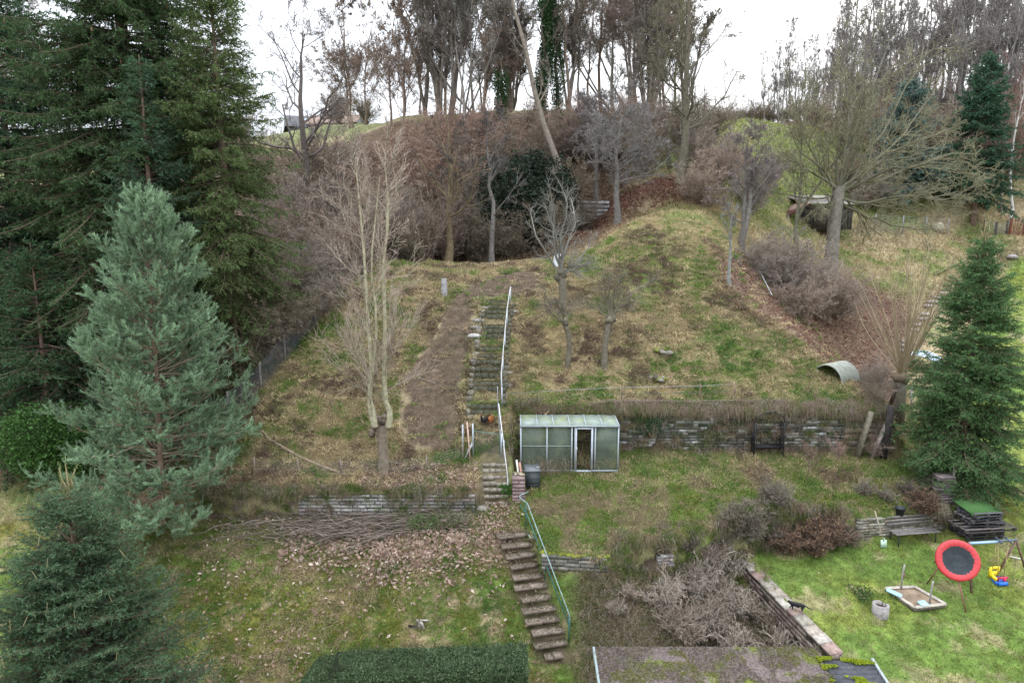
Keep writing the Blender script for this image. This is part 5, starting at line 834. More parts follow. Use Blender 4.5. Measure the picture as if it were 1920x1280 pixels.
# corrugated shelters
def ark(name, label, loc, rz, L, w_, h, col, cat='shelter', arc=(0, math.pi), th=.02):
    o = thing(name, label, cat, loc, rz); a = Acc(); n = 22; m = int(L / .045); qs = np.linspace(arc[0], arc[1], n); ys = np.linspace(-L / 2, L / 2, m); V = []
    for i_, y_ in enumerate(ys):
        rr = 1 + .025 * math.sin(i_ * math.pi / 1.5)
        for q in qs: V.append((w_ / 2 * math.cos(q) * rr, y_, h * math.sin(q) * rr))
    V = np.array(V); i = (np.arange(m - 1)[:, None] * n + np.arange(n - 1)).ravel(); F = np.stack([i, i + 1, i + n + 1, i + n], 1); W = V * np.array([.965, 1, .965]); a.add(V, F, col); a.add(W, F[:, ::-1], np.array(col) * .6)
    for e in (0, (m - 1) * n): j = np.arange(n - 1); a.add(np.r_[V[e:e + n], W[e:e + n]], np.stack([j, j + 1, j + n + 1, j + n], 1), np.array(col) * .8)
    a.build('corrugated_sheet', MM, o, False); b_ = Acc()
    for s_ in (1, -1): b_.beam((s_ * w_ / 2, -L / 2, .03), (s_ * w_ / 2, L / 2, .03), .05, .06, (.2, .15, .1))
    b_.build('sill_beam', MW, o); return o
p = on(1566, 712); ark('animal_shelter', 'arched corrugated animal shelter dug in behind the ridge', gr(p[0] + .25, p[1] + .5, -.3), 2.2, 1.5, 1.5, .85, (.25, .26, .22))
p = on(1742, 705); ark('animal_shelter', 'blue-grey arched metal shelter half hidden by the young spruce', gr(p[0] - .1, p[1] + .8, -.1), -.7, 1.9, 2.4, 1.05, (.42, .50, .56))
pa, pb = on(1598, 705), on(1640, 732); a = Acc(); a.beam((0, 0, .08), pb - pa + (0, 0, .08), .14, .12, (.33, .29, .25)); o = a.build('timber', MW); o.location = Vector(pa); tag(o, 'pale timber lying beside the corrugated shelter', 'timber')
pts = [on(x, y, .25) for x, y in ((1410, 486), (1418, 505), (1428, 525), (1437, 543), (1446, 562))]; a = Acc(); a.line(np.array(pts) - pts[0], .03, 6, (.42, .42, .42)); o = a.build('pipe', MM, None, True); o.location = Vector(pts[0]); tag(o, 'long pale grey pipe running down the red leaf slope', 'pipe')
for i, (px, py) in enumerate([(1690, 660), (1694, 650), (1700, 642), (1706, 630), (1712, 620), (1719, 610), (1727, 600), (1733, 592), (1741, 578), (1748, 570), (1757, 562), (1768, 552)]):
    p = on(px, py); a = Acc(); a.box((0, 0, .06), (rng.uniform(.5, .75), .3, .16), rng.uniform(-.2, .4), np.array((.38, .33, .29)) * rng.uniform(.7, 1.15), jit=.04); o = a.build('garden_step', MS); o.location = Vector(p); tag(o, 'rough stone step winding up beyond the willow', 'step', 'stone steps winding up beyond the willow')
# ------------------------------------------------------------------ shed, house, fence at the back
p = on(1532, 432); t = thing('shed', 'dark timber shed with a slanting pale-edged roof behind the mossy tree', 'shed', p, .25); a = Acc(); a.box((0, 0, .9), (4.2, 2.6, 1.9), 0, (.075, .065, .06))
for k in range(15): a.box((-2.0 + k * .285, -1.32, .9), (.03, .03, 1.88), 0, (.04, .035, .03))
a.build('wall', MW, t); a = Acc(); a.beam((0, -1.6, 1.95), (0, 1.7, 2.7), 4.9, .08, (.20, .18, .16)); a.box((0, -1.62, 1.95), (4.95, .05, .14), 0, (.50, .47, .43)); a.build('roof', MW, t); a = Acc(); a.box((.9, -1.345, .8), (.9, .03, 1.6), 0, (.05, .05, .055)); a.build('door', MW, t)
a = Acc(); a.beam((-2.6, -1.5, 1.9), (-4.4, -1.7, 1.0), 1.6, .06, (.10, .05, .035)); a.build('rusty_lean_to', MW, t)
p = atY(600, 250, 82); p = gr(p[0], 82, -1.7); t = thing('house', 'grey barn-like house with dark roof on the hill left of the crest trees', 'house', p, .35); a = Acc(); a.box((0, 0, 1.0), (7, 5, 2.2), 0, (.28, .27, .26)); a.build('wall', MS, t); a = Acc()
V = np.array([(-4, -3, 2), (4, -3, 2), (4, 3, 2), (-4, 3, 2), (-3.9, 0, 3.6), (3.9, 0, 3.6)]); a.add(V, [(0, 1, 5, 4), (2, 3, 4, 5)], (.07, .07, .075)); a.add(V, [(0, 4, 3), (1, 2, 5)], (.2, .2, .2)); a.build('roof', MW, t); a = Acc(); a.beam((-1, -2.1, 2.55), (-1, -1.0, 3.14), 1.6, .08, (.35, .45, .55)); a.build('skylight', MP, t)
p = atY(672, 250, 90); p = gr(p[0], 80, -1.2); t = thing('house', 'low brown shed roof on the skyline beside the grey house', 'house', p, -.2); a = Acc(); a.box((0, 0, .9), (5, 4, 1.8), 0, (.26, .2, .16)); a.build('wall', MS, t); a = Acc(); V = np.array([(-3, -2.4, 1.7), (3, -2.4, 1.7), (3, 2.4, 1.7), (-3, 2.4, 1.7), (-3, 0, 2.9), (3, 0, 2.9)]); a.add(V, [(0, 1, 5, 4), (2, 3, 4, 5)], (.20, .14, .11)); a.add(V, [(0, 4, 3), (1, 2, 5)], (.2, .2, .2)); a.build('roof', MW, t)
p = atY(1090, 408, 49.5); p = gr(p[0], 49.5); t = thing('quarry_wall', 'grey concrete block wall glimpsed in the ravine behind the leaning trunk', 'wall', p); a = stones((-.6, 0), (2.0, .3), 0, 1.7, .4, (.5, .8), .3, [(.22, .21, .20), (.26, .25, .24)]); a.build('masonry', MS, t)
t = mesh_fence('picket_fence', 'red-brown picket fence at the far right edge', [(1893, 440), (1919, 443), (1950, 446)], 1.2, (.28, .10, .07), r=.03, sx=.22, pr=.10, col=(.26, .12, .09), wood=True)
mesh_fence('wire_fence', 'grey wire fence on posts below the dark pointed spruce', [(1640, 434), (1692, 437), (1735, 440), (1776, 442)], 1.35, (.28, .28, .28), r=.006, sx=.4, pr=.04)
mesh_fence('wire_fence', 'dark post fence right of the dark pointed spruce trunk', [(1845, 440), (1866, 443), (1887, 440)], 1.0, (.10, .08, .07), r=.012, sx=.4, pr=.09, wood=True)
p = on(1757, 434); a = Acc(); a.ball((0, 0, .35), (.5, .45, .42), (.48, .43, .30), 12, 8, .06); o = a.build('boulder', MS, None, True); o.location = Vector(p); tag(o, 'cream rounded boulder beside the grey wire fence', 'boulder')
pa, pb = on(1752, 520), on(1808, 492); a = Acc(); a.line(np.array([pa, (pa + pb) / 2 + (0, 0, .1), pb]) - pa + (0, 0, .1), .09, 6, (.17, .17, .08)); o = a.build('log', MB_); o.location = Vector(pa); tag(o, 'mossy log lying on the slope above the garden steps', 'log')
p = on(1897, 487); a = Acc(); a.ball((0, 0, .12), (.42, .3, .22), (.30, .27, .26), 8, 6, .15); o = a.build('rock', MS); o.location = Vector(p); tag(o, 'lone grey rock on the grassy lane edge at the far right', 'rock')
# stump and white bucket on the plateau, fallen wood
p = on(833, 553); a = Acc(); a.lathe([(.17, -.1), (.16, .3), (.15, .8), (.145, .84), (.02, .85)], (0, 0, 0), 10, (.42, .42, .42)); o = a.build('tree_stump', mat('grey_stump', (.42, .41, .41), .9, noise=(.3, 5), col2=(.22, .21, .20), n2=(4, .45, .6))); o.location = Vector(p); tag(o, 'whitish grey upright stump standing alone on the plateau', 'stump')
p = on(1046, 500); t = thing('white_bucket', 'white upturned plastic drum behind the tallest fruit tree', 'drum', p); a = Acc(); a.lathe([(.27, 0), (.25, .45), (.22, .62), (.12, .72), (.01, .74)], (0, 0, 0), 14, (.72, .72, .74)); a.build('drum', MP, t, True)
pp = [on(x, y, .07) for x, y in ((491, 811), (505, 826), (530, 842), (560, 858), (600, 877), (640, 890), (655, 897))]; a = Acc(); a.line(np.array(pp) - pp[0], [.05, .06, .06, .055, .05, .045, .03], 7, (.25, .19, .14)); o = a.build('fallen_pole', MB_, None, True); o.location = Vector(pp[0]); tag(o, 'long bent wooden pole lying on the lower left slope', 'pole')
for pts_, lb in (([(625, 852), (650, 860), (690, 866), (760, 870)], 'thin curved stick lying behind the pollarded trunk'), ([(895, 548), (915, 553), (928, 555)], 'brown stick lying on the plateau above the steps'), ([(845, 548), (862, 549), (872, 547)], 'short dark stick on the plateau right of the stump'), ([(895, 519), (903, 517), (912, 521)], 'small dark log scrap at the centre of the plateau'), ([(1240, 548), (1252, 556), (1262, 560)], None)):
    if lb is None: continue
    pp = [on(x, y, .03) for x, y in pts_]; a = Acc(); a.line(np.array(pp) - pp[0], .03, 5, (.16, .12, .09)); o = a.build('stick', MB_); o.location = Vector(pp[0]); tag(o, lb, 'stick')
# brush pile along the wall foot
bp = Acc(); n = 600; x = rng.uniform(-11, -1.6, n); y = rng.uniform(22.2, 23.3, n); x = np.where(rng.random(n) < .35, rng.uniform(-8, -3.5, n), x); p0_ = np.c_[x, y, H(x, y) + rng.uniform(.02, .36, n) * np.interp(x, [-11, -8, -4, -1.6], [.4, 1, .9, .2])]; d_ = nrm(np.c_[rng.choice([-1, 1], n) * 1., rng.normal(size=n) * .35, rng.normal(size=n) * .10]); L_ = rng.uniform(.5, 2.0, n)[:, None]; K = 5; P = np.stack([p0_ + d_ * L_ * k / 4 + rng.normal(size=(n, 3)) * .03 * k for k in range(K)], 1); g0 = H(P[..., 0], P[..., 1]) + .02; P[..., 2] = np.clip(P[..., 2], g0, g0 + .6)
bp.tubes(P, rng.uniform(.007, .02, n)[:, None] * np.linspace(1, .4, K), 4, np.array((.17, .135, .11)) * rng.uniform(.5, 2.2, (n, 1))); tag(bp.build('brushwood', MTW), 'long heap of cut branches along the foot of the grey stone wall', 'branches')
p = on(1079 - 0, 1182); p = on(792, 1182); a = Acc()
for k in range(5): a.line([(rng.normal() * .05, 0, .05), (rng.normal() * .16, rng.normal() * .08, .14 + .05 * k), (rng.normal() * .2, rng.normal() * .1, .1 + .07 * k)], [.05, .05, .03], 6, np.array((.33, .29, .25)) * rng.uniform(.7, 1.2))
o = a.build('root_wood', MW, None, True); o.location = Vector(p); tag(o, 'gnarled grey piece of root wood on the lower lawn near the hedge', 'driftwood')
# ------------------------------------------------------------------ hedge
hx0, hx1 = -6.6, .35; t = thing('hedge', 'dense clipped dark green hedge at the bottom centre', 'hedge', ((hx0 + hx1) / 2, 16.9, -3.6)); og = np.array(t.location); lf = Acc()
def hp(n):
    f = rng.random(n); x = rng.uniform(hx0, hx1, n); top = f < .45; yy = np.where(top, rng.uniform(16.1, 17.35, n), np.where(rng.random(n) < .8, 16.1, 17.35)); bump_ = .28 * fbm(x, yy, .5, 7) - .14
    bump_ = bump_ + .16 * (fbm(x, yy, .22, 19) - .5) - .16 * sst(.16, 0, np.minimum(yy - 16.1, 17.35 - yy)); lt = np.interp(x, [hx0, hx0 + .5, hx0 + 1.4, hx1], [-3.0, -2.3, -1.95, -1.75]); zz = np.where(top, lt + bump_, rng.uniform(-4, 1, n) * 0 + lt - rng.random(n) ** .8 * 1.9); rn = np.abs(rng.normal(size=n)) * .05; return np.c_[x, yy - (~top) * (rn - .03) + .12 * (fbm(x, zz, .5, 31) - .5), zz - rn * top]
q = hp(120000); side = rng.random(12000); q2 = np.c_[np.full(12000, hx1) + rng.normal(size=12000) * .06, rng.uniform(16.1, 17.35, 12000), -1.75 - rng.random(12000) * 1.6]; q = np.r_[q, q2] - og; lf.leaves(q, rng.uniform(.018, .036, len(q)), np.where(rng.random((len(q), 1)) < .3, (.10, .13, .07), (.06, .095, .042)) * rng.uniform(.4, 1.8, (len(q), 1)), .5); lf.build('leaves', MF, t)
n = 900; q = np.c_[rng.uniform(hx0 + .6, hx1, n), rng.uniform(16.15, 17.35, n), np.zeros(n)]; q[:, 2] = np.interp(q[:, 0], [hx0, hx0 + .5, hx0 + 1.4, hx1], [-3.0, -2.3, -1.95, -1.75]) - .08; sh_ = Acc(); sh_.blades(q - og, nrm(np.c_[rng.normal(size=(n, 2)) * .4, np.ones(n)]), rng.uniform(.12, .32, n), .03, np.array((.09, .12, .06)) * rng.uniform(.6, 1.4, (n, 1))); tag(sh_.build('shoots', MGR, t), kind='stuff')
a = Acc(); a.box(np.array([(hx0 + 1 + hx1) / 2, 16.72, -3.0]) - og, (hx1 - hx0 - 1.3, 1.05, 1.9), 0, (.02, .028, .014)); a.build('dark_core', MB_, t)  # solid dark box filling the hedge behind its leaves
# ------------------------------------------------------------------ overgrown roof at the bottom
RX0, RX1, RXS, RY1 = 2.45, 10.42, 8.95, 16.45
t = thing('garage', 'flat roofed outbuilding whose roof is covered in moss and pine litter', 'outbuilding', (6, 14.5, -3.6)); og = np.array(t.location); m_ = mat('litter_roof', (.17, .135, .125), .95, noise=(.5, 16), bump=1, bscale=30, col2=(.13, .15, .03), n2=(1.3, .52, .62)); m2 = mat('slate_roof', (.06, .062, .07), .7, noise=(.3, 9), bump=.4, bscale=20)
zr = lambda y: -1.22 - (RY1 - y) * .03
a = Acc(); a.beam(np.array([(RX0 + RXS) / 2, RY1, zr(RY1)]) - og, np.array([(RX0 + RXS) / 2, 11.5, zr(11.5)]) - og, RXS - RX0, .14); a.build('littered_roof', m_, t); a = Acc()
yy = RY1 - .5
while yy > 12:
    a.beam(np.array([(RXS + RX1) / 2, yy, zr(yy) + .03]) - og, np.array([(RXS + RX1) / 2, yy - .2, zr(yy - .2) + .0]) - og, RX1 - RXS - .01, .05); yy -= .17
a.build('slate_roof', m2, t); a = Acc(); a.beam(np.array([RX0 - .03, RY1, zr(RY1) - .02]) - og, np.array([RX0 - .03, 11.5, zr(11.5) - .02]) - og, .06, .2, (.30, .36, .36)); a.build('fascia', MP, t); a = Acc(); a.beam(np.array([RX1 + .03, RY1 - .45, zr(RY1) + .03]) - og, np.array([RX1 + .03, 11.5, zr(11.5) + .03]) - og, .06, .10, (.42, .47, .50)); a.build('metal_edge', MM, t)
a = Acc(); a.box(np.array([(RX0 + RX1) / 2, 13.9, -2.5]) - og, (RX1 - RX0 - .5, 4.4, 2.3), 0, (.22, .2, .18)); a.build('wall', MS, t)
ml = Acc(); n = 26000; x = rng.uniform(RX0, RXS + .1, n); y = rng.uniform(14.5, RY1, n); k = fbm(x, y, .5, 12) > .36; x, y = x[k], y[k]; n = len(x); c = np.array([(.24, .18, .16), (.17, .12, .10), (.33, .28, .26), (.12, .09, .08), (.16, .19, .04)])[rng.integers(0, 5, n)] * rng.uniform(.7, 1.3, (n, 1)); mo = fbm(x, y, .8, 14) > .62; c[mo] = MOSS * rng.uniform(.6, 1.3, (mo.sum(), 1))
d_ = nrm(np.c_[rng.normal(size=(n, 2)), np.abs(rng.normal(size=n)) * .5]); ml.blades(np.c_[x, y, zr(y) + .07] - og, d_, rng.uniform(.03, .12, n), .014, c); tag(ml.build('pine_litter', MGR, t), kind='stuff')
ms_ = Acc(); n = 9000; x = rng.uniform(RXS - .1, RX1, n); y = rng.uniform(14.5, RY1 - .4, n); k = fbm(x * .55, y * 2.2, .42, 16) > .50 + .13 * (x - RXS) / 1.4; x, y = x[k], y[k]; ms_.leaves(np.c_[x, y, zr(y) + .09] - og, .045, np.array((.30, .36, .03)) * rng.uniform(.6, 1.3, (len(x), 1)), 1.5); tag(ms_.build('moss', MGR, t), kind='stuff')
# ------------------------------------------------------------------ dry perennials in the pit and elsewhere
def clump(name, label, loc, h, w_, col, n=22, group=None, twr=.006, heads=None, cat='dry plant', k=(22, 8, 5)):
    o = shrub(name, label, loc, h, w_, col, (n,) + k[1:], group, twr=twr, leafcol=heads, nleaf=700 if heads else 0, lsz=.025, cat=cat, droop=.3); return o
PG = 'dry perennials in the overgrown pit'; cl1 = clump('dry_perennial', 'l', HIDE, 1.1, 1.2, (.34, .275, .215), 30, PG, .007, [(.33, .28, .25), (.26, .2, .17), (.20, .15, .12)]); cl2 = clump('dry_perennial', 'l', HIDE, .95, 1.3, (.25, .20, .15), 30, PG, .007, [(.22, .18, .14), (.15, .12, .09), (.13, .15, .06)]); cl3 = clump('dry_perennial', 'l', HIDE, 1.3, 1.0, (.36, .30, .24), 26, PG, .007, [(.42, .38, .35), (.36, .31, .28)])
nc = 0
for k in range(90):
    px, py = rng.uniform(1150, 1520), rng.uniform(1055, 1245)
    if px < 1240 and rng.random() < .75: continue
    if py < 1085 and px < 1300: continue
    p = on(px, py)
    if sdist(np.array([p[0]]), np.array([p[1]]), PR)[0] > -.25: continue
    pr = (cl1, cl2, cl3)[rng.integers(0, 3)] if px > 1230 else (cl3, cl1)[k % 2]; lb = 'withered brown perennial clump in the pit left of the diagonal wall'; s = rng.uniform(.6, 1.1) * (.75 if px < 1230 else 1)
    if pr.name not in used: pr.location = Vector(p); pr.scale = (s,) * 3; pr['label'] = lb; pr['group'] = PG; used.add(pr.name)
    else: dup(pr, p, rng.uniform(0, 6), s, lb, PG)
for pr in (cl1, cl2, cl3):
    if pr.name not in used: pr.location = Vector(on(1400, 1150)); pr['label'] = 'withered brown perennial clump in the pit left of the diagonal wall'; pr['group'] = PG
weeds('pit_weeds', [(2.4, 9.0, 16.6, 20.4)], 22000, .65, [BR, GY, DRY * 1.2, STRAW * .8, BR * .8, GREEN * .8], .014, .9); weeds('bank_weeds', [(2.2, 8.6, 19.5, 21.4), (1.9, 3.4, 17, 20)], 2600, .4, [STRAW * .8, GREEN, DRY, GREEN * .7], .014, .8)
BG2 = 'dry brown shrubs on the bank between the two lawns'
b1 = shrub('bank_shrub', 'l', HIDE, 1.1, 1.5, (.18, .13, .10), (30, 9, 6), BG2, twr=.007, leafcol=[(.22, .13, .08), (.30, .19, .10), (.16, .09, .06)], nleaf=2600, lsz=.035); b2 = shrub('bank_shrub', 'l', HIDE, 1.0, 1.4, (.20, .17, .13), (30, 9, 6), BG2, twr=.007)
for i, (px, py, pr, s, lb) in enumerate([(1475, 1035, b1, .9, 0), (1520, 1040, b1, 1.1, 0), (1560, 1030, b1, 1.1, 0), (1530, 1020, b1, 1.1, 0), (1585, 1015, b2, .8, 1), (1450, 1020, b2, 1, 1), (1400, 1005, b2, 1, 1), (1430, 985, b2, .9, 1), (1370, 1000, b2, .9, 1), (1545, 1005, b1, .9, 0), (1350, 1035, b2, .8, 1), (1290, 1040, b2, .8, 1), (1240, 1040, b2, .7, 1), (1460, 950, b2, .9, 2), (1450, 945, b2, 1.0, 2), (1720, 965, b1, .9, 3), (1740, 960, b1, .8, 3), (1745, 985, b1, .6, 3), (1700, 930, b2, .7, 4), (1660, 940, b2, .6, 4), (1620, 930, b2, .7, 4), (1740, 925, b2, .7, 4), (1392, 1040, b2, 1.0, 1), (1400, 1025, b2, 1.0, 1), (1378, 1030, b2, .9, 1), (1388, 1015, b2, .9, 1)]):
    lb = ['low shrub with curled red-brown leaves on the bank above the play lawn', 'dry greyish shrub on the bank between the upper lawn and the pit', 'upright brown weed tuft on the upper lawn near the bank', 'yellow-brown leafy shrub left of the pallet stack', 'dry twiggy bush on the rough ground below the young spruce'][lb]; p = on(px, py)
    if pr.name not in used: pr.location = Vector(p); pr.scale = (s,) * 3; pr['label'] = lb; used.add(pr.name)
    else: dup(pr, p, rng.uniform(0, 6), s, lb, BG2)
for px, py, s, lb in ((1513, 905, .9, 'small dead sapling on the upper lawn left of the other sapling'), (1567, 900, 1.0, 'small reddish bare sapling on the upper lawn before the black arch wall')):
    bare('sapling', lb, 'sapling', on(px, py), 1.6, .02, (.24, .16, .13), n=(12, 5, 4), Ls=(.35, .45, .5), ang=(.6, .7, .7), trop=(.1, .05, .05), t0=.4, rmin=.006)
leafy('groundcover_bush', 'low green bramble patch in front of the brush pile', on(800, 990), 1.4, .6, .5, 1500, .035, (.10, .15, .05), cat='bramble'); leafy('groundcover_bush', 'dry leafy perennial patch below the stone wall end', on(860, 985), 1.0, .5, .5, 1000, .03, (.15, .15, .09), cat='bramble')
leafy('groundcover_bush', 'trailing ivy clump on the overgrown wall right of the greenhouse', gr(6.0, 26.5, .75), .75, .3, .9, 2200, .035, (.07, .12, .06), cat='ivy')
leafy('fern', 'green fern tuft at the foot of the dark steps', on(948, 938), .3, .25, .45, 500, .04, (.06, .15, .03), cat='fern')
# ------------------------------------------------------------------ the play lawn
WD1, WD2 = (.19, .17, .155), (.075, .07, .075)
p = on(1712, 1015); t = thing('bench', 'weathered grey slatted wooden bench against the garden wall', 'bench', p, .16); a = Acc()
for k in range(4): a.box((0, -.22 + k * .13, .44), (1.85, .10, .03), 0, np.array(WD1) * rng.uniform(.8, 1.15), jit=.004)
a.build('seat', MW, t); a = Acc()
for k in range(3): a.beam((-.95, .30 + k * .03, .62 + k * .12), (.95, .30 + k * .03, .64 + k * .12), .03, .10, np.array(WD1) * rng.uniform(.85, 1.2))
a.build('backrest', MW, t)
for sx_ in (-.78, .78):
    for sy_ in (-.2, .25): a = Acc(); a.line([(sx_, sy_, -.05), (sx_, sy_, .43)], .025, 6, (.06, .06, .06)); a.build('leg', MM, t)
pb_, pt_ = on(1655, 1026), on(1640, 957); t = thing('shovel', 'shovel with pale mint blade leaning on the garden wall', 'shovel', pb_); top = z(on(1640, 985), 0); top = atY(1640, 957, pb_[1] + .38); a = Acc(); a.line([(0, 0, .25), top - pb_], .018, 7, (.42, .36, .27)); a.build('handle', MW, t)
a = Acc(); a.beam((.0, -.06, .02), (-.0, .03, .30), .22, .012, (.50, .66, .52)); a.beam((0, .03, .28), (0, .05, .36), .06, .03, (.45, .58, .48)); a.build('blade', MP, t)
p = on(1684, 975); p = gr(p[0], 22.98, 0); p[2] = -.80; t = thing('bucket', 'black builder bucket standing on the garden wall', 'bucket', p); a = Acc(); a.lathe([(.001, .0), (.13, .0), (.17, .28), (.185, .28), (.185, .31), (.16, .31), (.12, .03), (.001, .03)], (0, 0, 0), 20, (.022, .027, .032)); a.build('body', MP, t, True); a = Acc(); a.line([(.18 * math.cos(q), .05, .29 + .0 - .12 * math.sin(q)) for q in np.linspace(0, math.pi, 9)], .006, 5, (.3, .3, .3)); a.build('handle', MM, t)
t = thing('ornamental_grass', 'arching straw-coloured grass tuft spilling over the right end of the bench', 'grass tuft', gr(16.55, 23.25)); a = Acc(); n = 420; d_ = nrm(np.c_[rng.normal(size=n) * .5 + .25, rng.normal(size=n) * .4 - .55, np.abs(rng.normal(size=n)) * .35 + .6]); a.blades(rng.normal(size=(n, 3)) * .06 + (0, 0, .05), d_, rng.uniform(.5, 1.1, n), .014, np.array((.42, .36, .26)) * rng.uniform(.6, 1.2, (n, 1)), bend=2.4); a.build('blades', MGR, t)
# pallets
def pallet(c, L, W, rz, col, par):
    a = Acc()
    for k in range(5): a.box((0, -W / 2 + .05 + k * (W - .1) / 4, .125), (L, .11, .022), 0, np.array(col) * rng.uniform(.7, 1.3), jit=.004)
    for x in (-1, 0, 1): a.box((x * (L / 2 - .05), 0, .1), (.1, W, .02), 0, np.array(col) * .8)
    for x in (-1, 0, 1):
        for y in (-1, 0, 1): a.box((x * (L / 2 - .06), y * (W / 2 - .06), .055), (.12, .1, .078), 0, np.array(col) * .7)
    for y in (-1, 0, 1): a.box((0, y * (W / 2 - .05), .008), (L, .1, .018), 0, np.array(col) * .85)
    o = a.build('pallet', MW, None); o.location = Vector(c); o.rotation_euler = (0, 0, rz); return o
pc = on(1832, 1005); zz = pc[2] + .02
for k, (L_, W_, rz_, col) in enumerate([(1.45, 1.0, .1, WD2), (1.45, 1.0, .14, WD2), (1.4, 1.0, .08, (.06, .06, .065)), (2.1, 1.25, .12, (.12, .10, .095)), (1.35, .95, .0, WD2), (1.3, .9, .2, (.14, .13, .13)), (1.2, .85, .3, (.07, .07, .08)), (1.15, .9, .1, (.12, .115, .12))]):
    o = pallet((pc[0] + rng.normal() * .04 - .05 * (k > 3), pc[1] + .1 + rng.normal() * .04, zz), L_, W_, rz_, col, None); zz += .142
    tag(o, ['lowest dark pallet of the stack under the green mat', 'second pallet from the ground in the dark stack', 'third pallet from the ground in the dark stack', 'widest pallet jutting out halfway up the stack', 'pallet lying directly on the widest pallet', 'greyer pallet two below the green mat boards', 'turned pallet third from the top of the stack', 'topmost pallet right under the green mat'][k], 'pallet', 'stack of dark pallets')
a = Acc(); a.box((0, 0, .03), (1.25, .85, .05), 0, (.055, .125, .035), jit=.008); a.box((-.3, -.45, -.02), (.6, .04, .1), 0, (.055, .125, .035)); o = a.build('green_mat', mat('green_felt', (.06, .135, .04), .95, noise=(.2, 20), bump=.3)); o.location = Vector((pc[0] - .15, pc[1] + .15, zz)); o.rotation_euler = (0, .02, .12); tag(o, 'green artificial turf mat lying on top of the pallet stack', 'mat')
p = gr(17.1, 23.9, -.05); t = thing('stone_stack', 'stacked purplish stone slabs behind the pallets with a grey post', 'stones', p); a = Acc()
for k in range(12): a.box((rng.normal() * .05, rng.normal() * .03, .05 + .1 * k), (.75 - .01 * k, .5, .085), rng.normal() * .08, np.array((.20, .165, .16)) * rng.uniform(.7, 1.25), jit=.02)
a.build('slabs', MS, t); a = Acc(); a.line([(.45, .1, -.1), (.46, .1, 1.7)], .05, 6, (.30, .27, .24)); a.build('post', MW, t)
p = gr(18.1, 23.9); t = thing('firewood_pile', 'small heap of split firewood beside the slab stack under the spruce', 'firewood', p)
for k in range(14): a = Acc(); q_ = rng.uniform(-.3, .3); a.line([(q_, -.15, .08 + .09 * (k // 4)), (q_ + rng.normal() * .05, .25, .1 + .09 * (k // 4))], .05, 6, [(.42, .33, .15), (.25, .12, .09), (.33, .22, .13)][k % 3]); a.build('log', MW, t)
# tilted trampoline
C0 = atY(1796, 1050, 19.55); la, lb_ = on(1812, 1150), on(1737, 1093); t = thing('trampoline', 'round red-rimmed black trampoline tilted up like a target on legs', 'trampoline', (C0[0], C0[1], float(H(C0[0], C0[1])))); og = np.array(t.location)
nn_ = Vector((-.28, -.80, .53)).normalized(); q_ = nn_.to_track_quat('Z', 'Y').to_matrix(); Mx = np.array(q_)
a = Acc(); rr_ = .665; ring = []
for k in range(49):
    q = k * 2 * math.pi / 48; w1 = 1 + .012 * (-1) ** k; ring.append([(r * w1 * math.cos(q), r * w1 * math.sin(q), hgt) for r, hgt in ((.46, .012), (.52, .04), (.60, .045), (.66, .03), (.675, -.02), (.655, -.04))])
V = np.array(ring).reshape(-1, 3) @ Mx.T; i = (np.arange(48)[:, None] * 6 + np.arange(5)).ravel(); a.add(V + C0 - og, np.stack([i, i + 1, i + 7, i + 6], 1), np.repeat(np.array([(.50, .045, .05)] * 49) * (1 + .18 * (np.arange(49) % 2 - .5))[:, None], 6, 0)); a.build('rim_pad', MP, t, True)
a = Acc(); V = [(0, 0, -.03)]; F = []
for r in (.15, .3, .4, .485):
    for k in range(32): q = k * math.pi / 16; V.append((r * math.cos(q), r * math.sin(q), -.03 + .045 * (r / .485) ** 2 + rng.normal() * .006))
F3 = [(0, 1 + k, 1 + (k + 1) % 32) for k in range(32)]; F4 = [(1 + s_ * 32 + k, 33 + s_ * 32 + k, 33 + s_ * 32 + (k + 1) % 32, 1 + s_ * 32 + (k + 1) % 32) for s_ in range(3) for k in range(32)]
V = np.array(V) @ Mx.T + C0 - og; a.add(V, F3, (.035, .048, .055)); a.F.setdefault(4, []).append(np.array(F4)); mt_ = a.build('jumping_mat', mat('black_mat', (.024, .032, .037), .6, noise=(.3, 3), spec=.35), t, True)
a = Acc()
for r in (.09, .14, .18, .22): a.tubes(np.array([[(r * math.cos(q) * 1.1, r * math.sin(q) * .8 - .02, .0) for q in np.linspace(.2, 2 * math.pi - .2, 20)]]) @ Mx.T + C0 - og, np.full((1, 20), .004), 4, (.12, .14, .15))
a.build('faded_print', MP, mt_); a = Acc(); a.line(np.array([Mx @ np.array([.655 * math.cos(q), .655 * math.sin(q), -.05]) for q in np.linspace(0, 2 * math.pi, 33)]) + C0 - og, .02, 6, (.2, .12, .1)); a.build('hoop', MM, t)
for f_, at in ((la, (.05, -.62, -.05)), (lb_, (-.52, -.30, -.05)), (gr(C0[0] + .45, C0[1] + .9), (.3, .5, -.05))): a = Acc(); a.line(np.array([z(f_, -.05), C0 + Mx @ np.array(at)]) - og, .024, 7, (.27, .13, .10)); a.build('leg', MM, t)
